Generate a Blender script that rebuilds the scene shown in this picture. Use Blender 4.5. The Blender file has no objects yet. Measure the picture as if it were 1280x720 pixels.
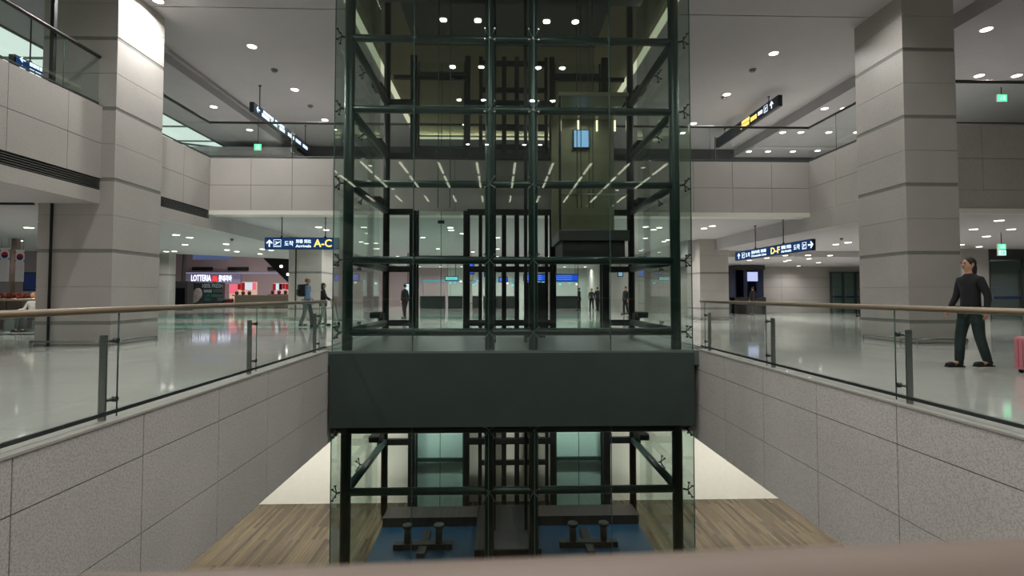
import bpy, bmesh, math, random
from mathutils import Vector, Matrix
random.seed(4)
C = bpy.context.scene.collection
PI = math.pi
# ------------------------------------------------------------------ camera
EYE = Vector((0, 0, 1.22)); YAW = -math.radians(1.61); PITCH = math.radians(1.9); F = 640.0; SHY = -0.0103
cam_d = bpy.data.cameras.new('camera'); cam = bpy.data.objects.new('camera', cam_d); C.objects.link(cam)
cam_d.lens = 18; cam_d.sensor_width = 36; cam_d.shift_y = SHY; cam_d.clip_start = 0.02; cam_d.clip_end = 300
cam.location = EYE; cam.rotation_euler = (PI/2 + PITCH, 0, YAW)
cam_d.dof.use_dof = True; cam_d.dof.focus_distance = 12; cam_d.dof.aperture_fstop = 4.5
bpy.context.scene.camera = cam
RM = cam.rotation_euler.to_matrix()
def ray(x, y):
    return RM @ Vector(((x-640)/F, (360-y)/F + SHY*2, -1))
def P(x, y, Y):            # where the sight line of a measured point meets the plane Y
    d = ray(x, y); return EYE + d*(Y/d.y)
def PZ(x, y, Z):           # where it meets a ceiling or floor at height Z
    d = ray(x, y); return EYE + d*((Z-EYE.z)/d.z)
# ------------------------------------------------------------------ materials
def s2l(c):
    return tuple(((v/255+0.055)/1.055)**2.4 if v/255 > 0.04045 else v/255/12.92 for v in c) + (1,)
MC = {}
def new(name):
    m = bpy.data.materials.new(name); m.use_nodes = True; nt = m.node_tree; nt.nodes.clear()
    out = nt.nodes.new('ShaderNodeOutputMaterial'); return m, nt, out
def mat(name, col, rough=0.5, metal=0.0, var=0.06, scale=6, bump=0.0, spec=0.5):
    if name in MC: return MC[name]
    m, nt, out = new(name); N = nt.nodes; L = nt.links
    b = N.new('ShaderNodeBsdfPrincipled'); L.new(b.outputs[0], out.inputs[0])
    b.inputs['Roughness'].default_value = rough; b.inputs['Metallic'].default_value = metal
    b.inputs['Specular IOR Level'].default_value = spec
    g = N.new('ShaderNodeNewGeometry'); n = N.new('ShaderNodeTexNoise'); n.inputs['Scale'].default_value = scale
    n.inputs['Detail'].default_value = 4; L.new(g.outputs['Position'], n.inputs['Vector'])
    r = N.new('ShaderNodeValToRGB'); c = s2l(col)
    r.color_ramp.elements[0].position = .3; r.color_ramp.elements[1].position = .7
    r.color_ramp.elements[0].color = tuple(v*(1-var) for v in c[:3])+(1,); r.color_ramp.elements[1].color = tuple(min(1, v*(1+var)) for v in c[:3])+(1,)
    L.new(n.outputs[0], r.inputs[0]); L.new(r.outputs[0], b.inputs['Base Color'])
    if bump:
        bp = N.new('ShaderNodeBump'); bp.inputs['Strength'].default_value = bump; L.new(n.outputs[0], bp.inputs['Height']); L.new(bp.outputs[0], b.inputs['Normal'])
    MC[name] = m; return m
def emit(name, col, st):
    if name in MC: return MC[name]
    m, nt, out = new(name); e = nt.nodes.new('ShaderNodeEmission'); e.inputs[0].default_value = s2l(col); e.inputs[1].default_value = st
    nt.links.new(e.outputs[0], out.inputs[0]); MC[name] = m; return m
def glass(name, tint, refl=0.04, rough=0.0, k=0.9):
    m, nt, out = new(name); N = nt.nodes; L = nt.links
    t = N.new('ShaderNodeBsdfTransparent'); t.inputs[0].default_value = (*tint, 1)
    g = N.new('ShaderNodeBsdfGlossy'); g.inputs['Roughness'].default_value = rough; g.inputs['Color'].default_value = (.9, 1, .95, 1)
    lw = N.new('ShaderNodeLayerWeight'); lw.inputs[0].default_value = .5
    p = N.new('ShaderNodeMath'); p.operation = 'POWER'; p.inputs[1].default_value = 5; L.new(lw.outputs['Facing'], p.inputs[0])
    q = N.new('ShaderNodeMath'); q.operation = 'MULTIPLY_ADD'; q.inputs[1].default_value = k; q.inputs[2].default_value = refl; L.new(p.outputs[0], q.inputs[0])
    mx = N.new('ShaderNodeMixShader'); L.new(q.outputs[0], mx.inputs[0]); L.new(t.outputs[0], mx.inputs[1]); L.new(g.outputs[0], mx.inputs[2])
    L.new(mx.outputs[0], out.inputs[0]); MC[name] = m; return m
def granite(name, col, rough, speck=.35, scale=70, big=.05):
    m, nt, out = new(name); N = nt.nodes; L = nt.links
    b = N.new('ShaderNodeBsdfPrincipled'); L.new(b.outputs[0], out.inputs[0]); b.inputs['Roughness'].default_value = rough
    g = N.new('ShaderNodeNewGeometry')
    n = N.new('ShaderNodeTexNoise'); n.inputs['Scale'].default_value = scale; n.inputs['Detail'].default_value = 3; L.new(g.outputs['Position'], n.inputs['Vector'])
    r = N.new('ShaderNodeValToRGB'); c = s2l(col); e = r.color_ramp.elements
    e[0].position = .38; e[1].position = .56; e[0].color = tuple(v*(1-speck) for v in c[:3])+(1,); e[1].color = tuple(min(1, v*(1+speck*.25)) for v in c[:3])+(1,)
    L.new(n.outputs[0], r.inputs[0])
    n2 = N.new('ShaderNodeTexNoise'); n2.inputs['Scale'].default_value = .9; L.new(g.outputs['Position'], n2.inputs['Vector'])
    mr = N.new('ShaderNodeMapRange'); mr.inputs[1].default_value = .3; mr.inputs[2].default_value = .7; mr.inputs[3].default_value = 1-big; mr.inputs[4].default_value = 1+big; L.new(n2.outputs[0], mr.inputs[0])
    mx = N.new('ShaderNodeVectorMath'); mx.operation = 'MULTIPLY'; L.new(r.outputs[0], mx.inputs[0]); L.new(mr.outputs[0], mx.inputs[1])
    L.new(mx.outputs[0], b.inputs['Base Color']); MC[name] = m; return m
def terrazzo(name, col, tile, rough):
    m, nt, out = new(name); N = nt.nodes; L = nt.links
    b = N.new('ShaderNodeBsdfPrincipled'); L.new(b.outputs[0], out.inputs[0]); b.inputs['Roughness'].default_value = rough; b.inputs['Specular IOR Level'].default_value = 1.0
    g = N.new('ShaderNodeNewGeometry'); br = N.new('ShaderNodeTexBrick'); br.offset = 0; c = s2l(col)
    br.inputs['Color1'].default_value = c; br.inputs['Color2'].default_value = tuple(v*.95 for v in c[:3])+(1,); br.inputs['Mortar'].default_value = tuple(v*.78 for v in c[:3])+(1,)
    br.inputs['Scale'].default_value = 1; br.inputs['Mortar Size'].default_value = .006; br.inputs['Brick Width'].default_value = tile; br.inputs['Row Height'].default_value = tile
    L.new(g.outputs['Position'], br.inputs['Vector'])
    n = N.new('ShaderNodeTexNoise'); n.inputs['Scale'].default_value = 60; L.new(g.outputs['Position'], n.inputs['Vector'])
    mr = N.new('ShaderNodeMapRange'); mr.inputs[1].default_value = .35; mr.inputs[2].default_value = .65; mr.inputs[3].default_value = .9; mr.inputs[4].default_value = 1.05; L.new(n.outputs[0], mr.inputs[0])
    mx = N.new('ShaderNodeVectorMath'); mx.operation = 'MULTIPLY'; L.new(br.outputs[0], mx.inputs[0]); L.new(mr.outputs[0], mx.inputs[1]); L.new(mx.outputs[0], b.inputs['Base Color'])
    MC[name] = m; return m
def planks(name):
    m, nt, out = new(name); N = nt.nodes; L = nt.links
    b = N.new('ShaderNodeBsdfPrincipled'); L.new(b.outputs[0], out.inputs[0]); b.inputs['Roughness'].default_value = .10; b.inputs['Specular IOR Level'].default_value = .3
    g = N.new('ShaderNodeNewGeometry'); mp = N.new('ShaderNodeMapping'); mp.inputs['Rotation'].default_value = (0, 0, PI/2); L.new(g.outputs['Position'], mp.inputs[0])
    br = N.new('ShaderNodeTexBrick'); br.offset = .37; br.inputs['Color1'].default_value = s2l((92, 79, 58)); br.inputs['Color2'].default_value = s2l((56, 46, 34)); br.inputs['Mortar'].default_value = s2l((50, 40, 30))
    br.inputs['Scale'].default_value = 1; br.inputs['Mortar Size'].default_value = .004; br.inputs['Brick Width'].default_value = 2.0; br.inputs['Row Height'].default_value = .09; L.new(mp.outputs[0], br.inputs['Vector'])
    w = N.new('ShaderNodeTexNoise'); w.inputs['Scale'].default_value = 3; mp2 = N.new('ShaderNodeMapping'); mp2.inputs['Scale'].default_value = (8, .4, 1); L.new(g.outputs['Position'], mp2.inputs[0]); L.new(mp2.outputs[0], w.inputs['Vector'])
    mr = N.new('ShaderNodeMapRange'); mr.inputs[1].default_value = .3; mr.inputs[2].default_value = .7; mr.inputs[3].default_value = .8; mr.inputs[4].default_value = 1.15; L.new(w.outputs[0], mr.inputs[0])
    mx = N.new('ShaderNodeVectorMath'); mx.operation = 'MULTIPLY'; L.new(br.outputs[0], mx.inputs[0]); L.new(mr.outputs[0], mx.inputs[1]); L.new(mx.outputs[0], b.inputs['Base Color'])
    MC[name] = m; return m
STONE = granite('stone_panel', (176, 171, 165), .42, .10, 45)
GRAN = granite('speckled_granite', (222, 217, 211), .42, .22, 55)
JOINT = mat('dark_joint', (86, 84, 80), .7)
STRIPE = mat('stripe_joint', (128, 126, 121), .5)
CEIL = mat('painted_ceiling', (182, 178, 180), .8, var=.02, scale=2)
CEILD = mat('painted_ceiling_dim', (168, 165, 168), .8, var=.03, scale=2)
WHITE = mat('white_paint', (222, 218, 210), .5, var=.02)
FLOORM = terrazzo('polished_terrazzo', (208, 208, 200), 1.2, .065)
WOOD = planks('wood_planks')
GREEN = mat('green_painted_steel', (36, 58, 53), .35, .2, .08, 3)
GREEN2 = mat('dark_green_cladding', (66, 80, 76), .38, .1, .07, 1.5)
SLABTOP = mat('grey_metal_sill', (112, 122, 118), .35, .2, .06, 3)
BLACK = mat('black_steel', (20, 22, 22), .4, .2)
BLK = mat('matt_black', (14, 14, 15), .8)
STEEL = mat('brushed_steel', (150, 152, 150), .28, .95, .05, 20)
DSTEEL = mat('dull_steel', (96, 100, 98), .35, .8)
RAILW = mat('bronze_handrail', (150, 134, 112), .35, .25, .05, 12)
TGL = glass('tower_glass', (.905, .945, .925), .05)
IGL = glass('inner_glass', (.93, .97, .955), .03)
BGL = glass('balustrade_glass', (.955, .978, .968), .025)
GEDGE = mat('green_glass_edge', (70, 100, 92), .2)
SIGNB = mat('navy_sign_face', (22, 34, 56), .35)
SIGNL = emit('lit_blue_sign_face', (30, 62, 108), 1.25)
TXW = emit('sign_white_letters', (225, 240, 255), 2.2)
TXY = emit('sign_yellow_letters', (255, 226, 120), 2.0)
LENS = emit('lamp_lens', (255, 246, 232), 9)
# ------------------------------------------------------------------ mesh helper
class MB:
    def __init__(s): s.bm = bmesh.new(); s.mi = 0
    def _fin(s, vs):
        for f in {f for v in vs for f in v.link_faces}: f.material_index = s.mi
    def box(s, x0, x1, y0, y1, z0, z1, bev=0, rot=None):
        r = bmesh.ops.create_cube(s.bm, size=1); vs = r['verts']
        for v in vs: v.co = Vector(((x0+x1)/2+v.co.x*(x1-x0), (y0+y1)/2+v.co.y*(y1-y0), (z0+z1)/2+v.co.z*(z1-z0)))
        if rot: bmesh.ops.rotate(s.bm, verts=vs, cent=Vector(((x0+x1)/2, (y0+y1)/2, (z0+z1)/2)), matrix=rot)
        s._fin(vs)
        if bev:
            es = list({e for v in vs for e in v.link_edges}); bmesh.ops.bevel(s.bm, geom=es, offset=bev, segments=2, affect='EDGES', profile=.5)
        return s
    def cyl(s, p, q, r, n=16, r2=None, caps=True):
        p = Vector(p); q = Vector(q); d = q-p; L = d.length
        o = bmesh.ops.create_cone(s.bm, cap_ends=caps, segments=n, radius1=r, radius2=r if r2 is None else r2, depth=L)
        M = Matrix.Translation((p+q)/2) @ d.to_track_quat('Z', 'Y').to_matrix().to_4x4()
        bmesh.ops.transform(s.bm, matrix=M, verts=o['verts'])
        for f in {f for v in o['verts'] for f in v.link_faces}: f.material_index = s.mi; f.smooth = len(f.verts) == 4
        return s
    def tube(s, pts, r, n=12):
        for a, b in zip(pts, pts[1:]): s.cyl(a, b, r, n)
        for a in pts[1:-1]: s.ball(a, (r, r, r), 8)
        return s
    def ball(s, c, r, n=12):
        o = bmesh.ops.create_uvsphere(s.bm, u_segments=n, v_segments=max(6, n//2+2), radius=1)
        for v in o['verts']: v.co = Vector((c[0]+v.co.x*r[0], c[1]+v.co.y*r[1], c[2]+v.co.z*r[2]))
        for f in {f for v in o['verts'] for f in v.link_faces}: f.material_index = s.mi; f.smooth = True
        return s
    def prism(s, pts, v):      # closed polygon extruded along v
        v = Vector(v); a = [s.bm.verts.new(Vector(p)) for p in pts]; b = [s.bm.verts.new(Vector(p)+v) for p in pts]; n = len(pts)
        fs = [s.bm.faces.new(a), s.bm.faces.new(b[::-1])]+[s.bm.faces.new((a[i], b[i], b[(i+1) % n], a[(i+1) % n])) for i in range(n)]
        for f in fs: f.material_index = s.mi
        bmesh.ops.recalc_face_normals(s.bm, faces=fs); return s
    def mesh(s, name, mats, origin=(0, 0, 0)):
        me = bpy.data.meshes.new(name); o = Vector(origin)
        for v in s.bm.verts: v.co -= o
        s.bm.to_mesh(me); s.bm.free()
        for m in (mats if isinstance(mats, (list, tuple)) else [mats]): me.materials.append(m)
        return me
    def build(s, name, mats, parent=None, label=None):
        """verts are given in world coordinates; the object's origin is put at the parent's (or at the mesh's own base)"""
        if parent is not None: org = wloc(parent)
        else:
            vs = [v.co for v in s.bm.verts]
            org = Vector(((min(v.x for v in vs)+max(v.x for v in vs))/2, (min(v.y for v in vs)+max(v.y for v in vs))/2, min(v.z for v in vs)))
        o = bpy.data.objects.new(name, s.mesh(name, mats, org)); C.objects.link(o)
        if parent is not None: o.parent = parent
        else: o.location = org
        if label: o['label'] = label
        return o
def wloc(o):
    v = Vector(o.location)
    while o.parent: o = o.parent; v += o.location
    return v
def tag(o, label, cat, group=None):
    o['label'] = label; o['category'] = cat
    if group: o['group'] = group
    return o
def thing(name, loc, label, cat, group=None):
    o = bpy.data.objects.new(name, None); C.objects.link(o); o.location = loc; o.empty_display_size = .2
    return tag(o, label, cat, group)
def struct(o): o['kind'] = 'structure'; return o
def copy_tree(o, parent=None):
    c = o.copy(); C.objects.link(c); c.parent = parent
    for ch in [x for x in o.children]: copy_tree(ch, c)
    return c
def text(body, size, m, parent, loc, rot=(PI/2, 0, 0), align='LEFT', name='lettering', bold=0.0, width=None):
    cu = bpy.data.curves.new('t', 'FONT'); cu.body = body; cu.size = size; cu.align_x = align; cu.offset = bold; cu.extrude = .003; cu.resolution_u = 3
    t = bpy.data.objects.new('t', cu); C.objects.link(t)
    me = bpy.data.meshes.new_from_object(t.evaluated_get(bpy.context.evaluated_depsgraph_get()))
    bpy.data.objects.remove(t); me.name = name
    me.materials.clear(); me.materials.append(m)
    if width:
        wx = max(v.co.x for v in me.vertices); 
        for v in me.vertices: v.co.x *= width/wx
    o = bpy.data.objects.new(name, me); C.objects.link(o)
    o.parent = parent; o.location = Vector(loc)-wloc(parent); o.rotation_euler = rot; return o
# ------------------------------------------------------------------ levels and outlines
XL, XR = -3.675, 4.46          # void walls
YT = 11.3                      # front glass of the tower
BL, BR = -9.47, 10.57            # faces of the upper balconies
YB = 17.0                      # face of the cross bridge
ZC, ZL = 8.8, 8.4              # high ceiling, low side ceilings
ZTOP, ZBR, ZS = 5.72, 3.98, 3.38
ZLOW = -5.3
YR = -26
# floor: slab boxes around the void
def slab(boxes, m, name, z0, z1):
    b = MB()
    for (x0, x1, y0, y1) in boxes: b.box(x0, x1, y0, y1, z0, z1)
    return struct(b.build(name, m))
slab([(-36, XL-.3, YR, 52), (XL-.3, XR+.3, 15.75, 52), (XR+.3, 30, YR, 52), (XL-.3, XR+.3, YR, .1)], FLOORM, 'floor', -.35, 0)
slab([(-22, XL-.32, -6, 16.4), (XR+.32, 22, -6, 16.4)], CEIL, 'ceiling_basement', -2.02, -.36)
slab([(XL-.3, XR+.3, YT+.4, 16.4)], CEIL, 'ceiling_basement_lobby', -1.9, -.36)
slab([(-22, 22, -6, 16.6)], WOOD, 'floor_basement', ZLOW-.2, ZLOW)
struct(MB().box(-22, 22, 16.35, 16.6, ZLOW, -2.02).build('wall_basement_back', mat('basement_white_wall', (230, 228, 212), .05, var=.02)))
struct(MB().box(-22.2, -22, -6, 16.6, ZLOW, -2.02).build('wall_basement_left', WHITE))
struct(MB().box(22, 22.2, -6, 16.6, ZLOW, -2.02).build('wall_basement_right', WHITE))
struct(MB().box(-22, 22, -6.2, -6, ZLOW, -.4).build('wall_basement_front', WHITE))
# panelled stone walls: real panels with open joints in front of a dark core
def panels(name, axis, pos, thick, us, zs, m, core=JOINT, gap=.012, sgn=1):
    """axis 'y': wall runs along y at x=pos, visible side towards sgn*x; axis 'x': runs along x at y=pos"""
    b = MB()
    for i in range(len(us)-1):
        for j in range(len(zs)-1):
            u0, u1, z0, z1 = us[i]+gap/2, us[i+1]-gap/2, zs[j]+gap/2, zs[j+1]-gap/2
            lo, hi = sorted((pos, pos-sgn*.03))
            if axis == 'y': b.box(lo, hi, u0, u1, z0, z1)
            else: b.box(u0, u1, lo, hi, z0, z1)
    b.mi = 1; lo, hi = sorted((pos-sgn*.012, pos-sgn*thick))
    if axis == 'y': b.box(lo, hi, us[0], us[-1], zs[0], zs[-1])
    else: b.box(us[0], us[-1], lo, hi, zs[0], zs[-1])
    return struct(b.build(name, [m, core]))
vz = [-2.02, -1.245, -.45, -.012]
panels('wall_left', 'y', XL, .3, [.1, 1.14, 2.58]+[4.03+1.445*i for i in range(6)]+[12.0], vz, GRAN)
panels('wall_right', 'y', XR, .3, [.1, 1.32, 2.77, 4.21]+[5.65+1.445*i for i in range(5)]+[12.0], vz, GRAN, sgn=-1)
panels('wall_front', 'x', .1, .3, [XL+1.35*i for i in range(7)], vz, GRAN)
b = MB(); b.box(XL-.3, XL+.012, .1, 11.25, -.012, .012); b.box(XR-.012, XR+.3, .1, 11.25, -.012, .012); struct(b.build('trim_1', mat('pale_stone_edge', (190, 186, 178), .4)))
# upper balconies
uz = [ZBR, 4.82, ZTOP]
def balcony_side(name, X, sgn, y0, y1):
    us = [YB-1.39*i for i in range(40) if YB-1.39*i > y0][::-1]; us = [y0]+us
    if y1 > YB: us += [y1]
    o = panels(name, 'y', X, .35, us, uz, STONE, sgn=sgn)
    # lower band of the fascia
    struct(MB().box(*sorted((X, X-sgn*.35)), y0, y1, ZS, 3.70).build('trim_fascia', STONE))
    g = MB(); g.box(*sorted((X-sgn*.10, X-sgn*.35)), y0, y1, 3.70, ZBR)
    if sgn > 0:
        for k in range(5): g.box(*sorted((X-.10, X-.015)), y0, y1, 3.725+.05*k, 3.745+.05*k)
        struct(g.build('trim_vent', [mat('vent_grey', (92, 92, 90), .5, .3)]))
    else:
        g.box(X, X+.2, y0, y1, 3.70, ZBR); struct(g.build('trim_plain', STONE))
    return o
balcony_side('wall_left_balcony', BL, 1, YR, YB)
balcony_side('wall_right_balcony', BR, -1, 14.05, YB)
panels('wall_right_upper', 'x', 13.1, .35, [11.45+1.39*i for i in range(12)], uz, STONE, sgn=-1)
struct(MB().box(11.45, 28, 13.1, 13.45, ZS, ZBR).build('trim_fascia_right', STONE))
struct(MB().box(11.43, 28, 13.05, 13.1, ZS-.03, ZS+.10).build('trim_white_right', WHITE))
panels('wall_back_bridge', 'x', YB, .35, [BL+1.34*i for i in range(16)], uz, STONE, sgn=-1)
struct(MB().box(BL, BR, YB-.03, YB+.5, 3.84, ZBR).build('trim_bridge_edge', WHITE))
# upper floors
slab([(-34, BL-.35, YR, 26), (BL-.35, BR+.35, YB+.35, 26), (BR+.35, 28, 13.45, 26)], FLOORM, 'floor_upper', 5.2, 5.5)
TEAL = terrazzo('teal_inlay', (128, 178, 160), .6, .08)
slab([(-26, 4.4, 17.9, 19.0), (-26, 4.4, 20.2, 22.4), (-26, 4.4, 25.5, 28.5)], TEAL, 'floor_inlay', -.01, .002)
# soffits over the concourse
b = MB(); b.box(BL, BR, YB+.5, 52, 3.9, 4.0); struct(b.build('ceiling_bridge', CEIL))
b = MB(); b.prism([(-36, YR, ZS), (BL-.35, YR, ZS), (BL-.35, 34, ZS), (-18, 27, ZS), (-36, 24, ZS)], (0, 0, .1)); struct(b.build('ceiling_left', CEIL))
struct(MB().box(BL-.35, BL, YB, 34, ZS, 3.9).build('trim_left_soffit', CEIL))
struct(MB().box(BR, BR+.35, YB, 25, ZS, 3.9).build('trim_right_soffit', CEIL))
b = MB(); b.box(BR+.35, 30, 13.45, 25, ZS, ZS+.1); struct(b.build('ceiling_right', CEIL))
b = MB(); b.box(9.4, 30, 25, 34, 3.08, 3.9); struct(b.build('ceiling_right_far', CEIL))
# high ceilings with the opening over the tower
OX0, OX1, OY0, OY1 = -3.85, 4.55, 11.0, 24.7
b = MB(); b.box(-10.3, OX0, YR, 13.48, ZC, ZC+.15); b.box(-10.3, OX0, 13.52, 26.2, ZC, ZC+.15)
b.box(OX1, 12.4, YR, 13.48, ZC, ZC+.15); b.box(OX1, 12.4, 13.52, 26.2, ZC, ZC+.15)
b.box(OX0, OX1, YR, OY0, ZC, ZC+.15); b.box(OX0, OX1, OY1, 26.2, ZC, ZC+.15)
b.mi = 1; b.box(-10.3, OX0-.02, 13.4, 13.6, ZC+.05, ZC+.2); b.box(OX1+.02, 12.4, 13.4, 13.6, ZC+.05, ZC+.2)
struct(b.build('ceiling', [CEIL, JOINT]))
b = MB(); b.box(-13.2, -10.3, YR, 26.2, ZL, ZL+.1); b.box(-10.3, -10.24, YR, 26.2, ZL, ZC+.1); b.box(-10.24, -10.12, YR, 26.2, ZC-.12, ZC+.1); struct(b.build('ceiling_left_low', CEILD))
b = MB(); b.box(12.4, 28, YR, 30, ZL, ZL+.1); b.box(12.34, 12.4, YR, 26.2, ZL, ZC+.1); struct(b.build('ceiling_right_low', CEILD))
struct(MB().box(12.4, 28, 24.2, 24.6, ZL-.05, ZL).build('trim_bulkhead', CEIL))
# opening upstand, cove and dark roof
UP = mat('olive_upstand', (122, 117, 96), .7, var=.05, scale=2)
b = MB(); b.box(OX0-.35, OX0-.25, OY0, OY1+.35, ZC+.1, 13.5); b.box(OX1+.25, OX1+.35, OY0, OY1+.35, ZC+.1, 13.5)
b.box(OX0-.35, OX1+.35, OY1+.25, OY1+.35, ZC+.1, 13.5); b.box(OX0-.35, OX1+.35, OY0-.35, OY0-.25, ZC+.1, 13.5)
struct(b.build('wall_opening', UP))
struct(MB().box(-6, 7, 10, 26, 13.5, 13.7).build('ceiling_opening', mat('dark_roof', (30, 32, 31), .8)))
COVE = emit('cove_light', (226, 224, 192), 1.3)
for nm, x0, x1, lab in (('cove_light', OX0-.12, OX0+.06, 'long cream light strip along left edge of the ceiling opening above the lift tower'), ('cove_light', OX1-.06, OX1+.12, 'long cream light strip along right edge of the ceiling opening above the lift tower')):
    tag(MB().box(x0, x1, OY0, OY1, ZC-.02, ZC+.04).build(nm, COVE), lab, 'light strip', 'cove light strips')
tag(MB().box(OX0, OX1, OY1-.05, OY1+.1, ZC-.02, ZC+.04).build('cove_light', COVE), 'cream light strip across the far end of the ceiling opening', 'light strip', 'cove light strips')
def strip_lamp(parent, loc, lx, ly, power):
    l = bpy.data.lights.new('lamp', 'AREA'); l.shape = 'RECTANGLE'; l.size = lx; l.size_y = ly; l.energy = power; l.color = (1, .97, .78)
    k = bpy.data.objects.new('lamp', l); C.objects.link(k); k.parent = parent; k.location = Vector(loc)-Vector(parent.location); k.rotation_euler = (PI, 0, 0)
cv = [o for o in C.objects if o.name.startswith('cove_light')]
strip_lamp(cv[0], (OX0-.14, (OY0+OY1)/2, ZC+.17), .12, OY1-OY0, 90)
strip_lamp(cv[1], (OX1+.14, (OY0+OY1)/2, ZC+.17), .12, OY1-OY0, 90)
strip_lamp(cv[2], ((OX0+OX1)/2, OY1+.17, ZC+.17), OX1-OX0, .12, 80)
# outer walls
DW = mat('dim_wall', (96, 92, 94), .8, var=.05, scale=.7)
struct(MB().box(-13.2, 28, 26.2, 26.5, 5.5, ZC+.3).build('wall_upper_back', mat('upper_back_wall', (74, 74, 76), .7)))
struct(MB().box(-34.3, -34, YR, 52, -.35, 9).build('wall_side_left', DW))
struct(MB().box(28, 28.3, YR, 52, -.35, 9).build('wall_side_right', DW))
struct(MB().box(-36, 30, YR-.3, YR, -.35, 9).build('wall_rear', DW))
struct(MB().box(-34, -5, 52, 52.3, 0, 8).build('wall_far_left', mat('mauve_wall', (150, 132, 134), .7, var=.04, scale=.5)))
struct(MB().box(-5, 9.4, 52, 52.3, 0, 4).build('wall_far', mat('far_hall_wall', (160, 168, 162), .6)))
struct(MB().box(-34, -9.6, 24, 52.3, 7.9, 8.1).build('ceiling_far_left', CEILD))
panels('wall_back_right', 'x', 34, .3, [9.4+1.39*i for i in range(8)]+[26], [0, .85, 1.7, 2.30, 2.38, 3.08], STONE, sgn=-1)
struct(MB().box(9.1, 9.4, 34, 52, 0, 3.9).build('wall_far_return', STONE))
struct(MB().box(-28.1, -24, 22.5, 22.8, 0, ZS).build('wall_left_dark', mat('dark_green_wall', (34, 42, 42), .6)))
# luminous ceiling on the far left of the upper level
o = thing('luminous_ceiling', (-17, 14, ZL), 'glowing pale green ribbed ceiling field above the left upper level', 'ceiling light')
LUM = emit('luminous_panel', (212, 230, 220), 1.5)
for k in range(12):
    MB().box(-21, -13.25, 1.0+2.1*k, 1.0+2.1*k+2.04, ZL, ZL+.05).build('diffuser', LUM, o)
b = MB()
for k in range(13): b.box(-21, -13.2, .97+2.1*k, 1.0+2.1*k, ZL-.06, ZL+.05)
for x in (-21, -18.4, -15.8, -13.26): b.box(x, x+.05, 1, 26.2, ZL-.05, ZL+.05)
for k in range(4): b.cyl((-20.8, 3+6*k, ZL-.1), (-13.3, 7+6*k, ZL-.1), .05, 8)
b.build('frame', mat('grey_rib', (112, 118, 114), .6), o)
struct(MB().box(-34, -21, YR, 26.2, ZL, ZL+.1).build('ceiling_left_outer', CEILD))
# ------------------------------------------------------------------ lamps
LIGHTS = {}
def lamp_data(power, size, spread=150, col=(1, .985, .965)):
    k = (power, size, spread, col)
    if k not in LIGHTS:
        l = bpy.data.lights.new('lamp', 'AREA'); l.shape = 'DISK'; l.size = size; l.energy = power; l.color = col; l.spread = math.radians(spread); LIGHTS[k] = l
    return LIGHTS[k]
def mk_down(r):
    n = 20; b = MB()
    b.cyl((0, 0, -.018), (0, 0, .004), r*1.22, n)
    root = bpy.data.objects.new('downlight', b.mesh('downlight', WHITE)); 
    ln = bpy.data.objects.new('lens', MB().cyl((0, 0, -.026), (0, 0, -.017), r, n).mesh('lens', LENS)); ln.parent = root
    return root, ln
DN = {}
def downlight(x, y, z, r, power, label, group, spread=150):
    if r not in DN: DN[r] = mk_down(r)
    a, l = DN[r]; o = a.copy(); C.objects.link(o); o.location = (x, y, z); tag(o, label, 'ceiling light', group)
    c = l.copy(); C.objects.link(c); c.parent = o
    if power:
        k = bpy.data.objects.new('lamp', lamp_data(power, r*1.6, spread)); C.objects.link(k); k.parent = o; k.location = (0, 0, -.035)
    return o
ORD = ['nearest', 'second', 'third', 'fourth', 'fifth', 'sixth', 'seventh', 'eighth', 'ninth', 'tenth', 'eleventh', 'twelfth']
W_HI, W_SO = 84, 34
for side, X in (('left', -7.5), ('right', 8.66)):
    for i, Y in enumerate([-14.1, -7.5, -.9, 5.7, 12.3-3.3, 12.3, 15.6, 18.9, 22.2]):
        lab = ('round downlight in the high %s ceiling, %s from the lift tower' % (side, {15.6: 'largest of three', 18.9: 'middle of three', 22.2: 'smallest of three'}[Y])) if Y > 15 else 'round downlight in the high %s ceiling, number %s along the nearer row' % (side, ORD[i])
        downlight(X, Y, ZC, .13, W_HI, lab, 'downlights in the high %s ceiling' % side)
for Y, r in ((8.7, 'front'), (5.8, 'middle'), (2.9, 'rear'), (-3, 'rearmost')):
    for X, c in ((-1.5, 'far left'), (-.55, 'centre left'), (1.35, 'centre right'), (2.15, 'far right')):
        downlight(X, Y, ZC, .11, 42, 'round downlight over the void, %s row, %s of four, mirrored in the glass' % (r, c), 'downlights above the void')
low = [(267, 133), (312, 162), (362, 194)]
for i, (x, y) in enumerate(low):
    p = PZ(x, y-0, ZL); downlight(p.x, p.y, ZL, .12, 60, 'downlight in the lower left upper-level ceiling beside the green exit sign, %s of three' % ORD[i], 'downlights in the low left ceiling')
rl = [[(1055, 135), (1015, 135)], [(1071, 165), (1036, 165), (1001, 165), (965, 165)], [(1022, 188), (991, 189), (960, 189), (927, 189)]]
for i, row in enumerate(rl):
    for j, (x, y) in enumerate(row):
        p = PZ(x, y, ZL); downlight(max(p.x, 12.6), p.y, ZL, .12, 35, 'downlight above the right upper balcony, %s row from the camera, %s from the right' % (ORD[i], ['first', 'second', 'third', 'fourth'][j]), 'downlights in the low right ceiling')
for (x, y), w in zip([(1233, 36), (1224, 94), (1271, 94)], ['the largest, alone near the top edge', 'left of the pair over the glass rail', 'right of the pair over the glass rail']):
    p = PZ(x, y, ZL); downlight(p.x, p.y, ZL, .13, 55, 'downlight right of the big right column, %s' % w, 'downlights right of the right column')
def field(pts, Z, r, pw, where, group):
    for i, (x, y) in enumerate(pts):
        p = PZ(x, y, Z)
        downlight(p.x, p.y, Z, r, pw, '%s small downlight from the left in the %s' % (ORD[i] if i else 'first', where), group)
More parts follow.
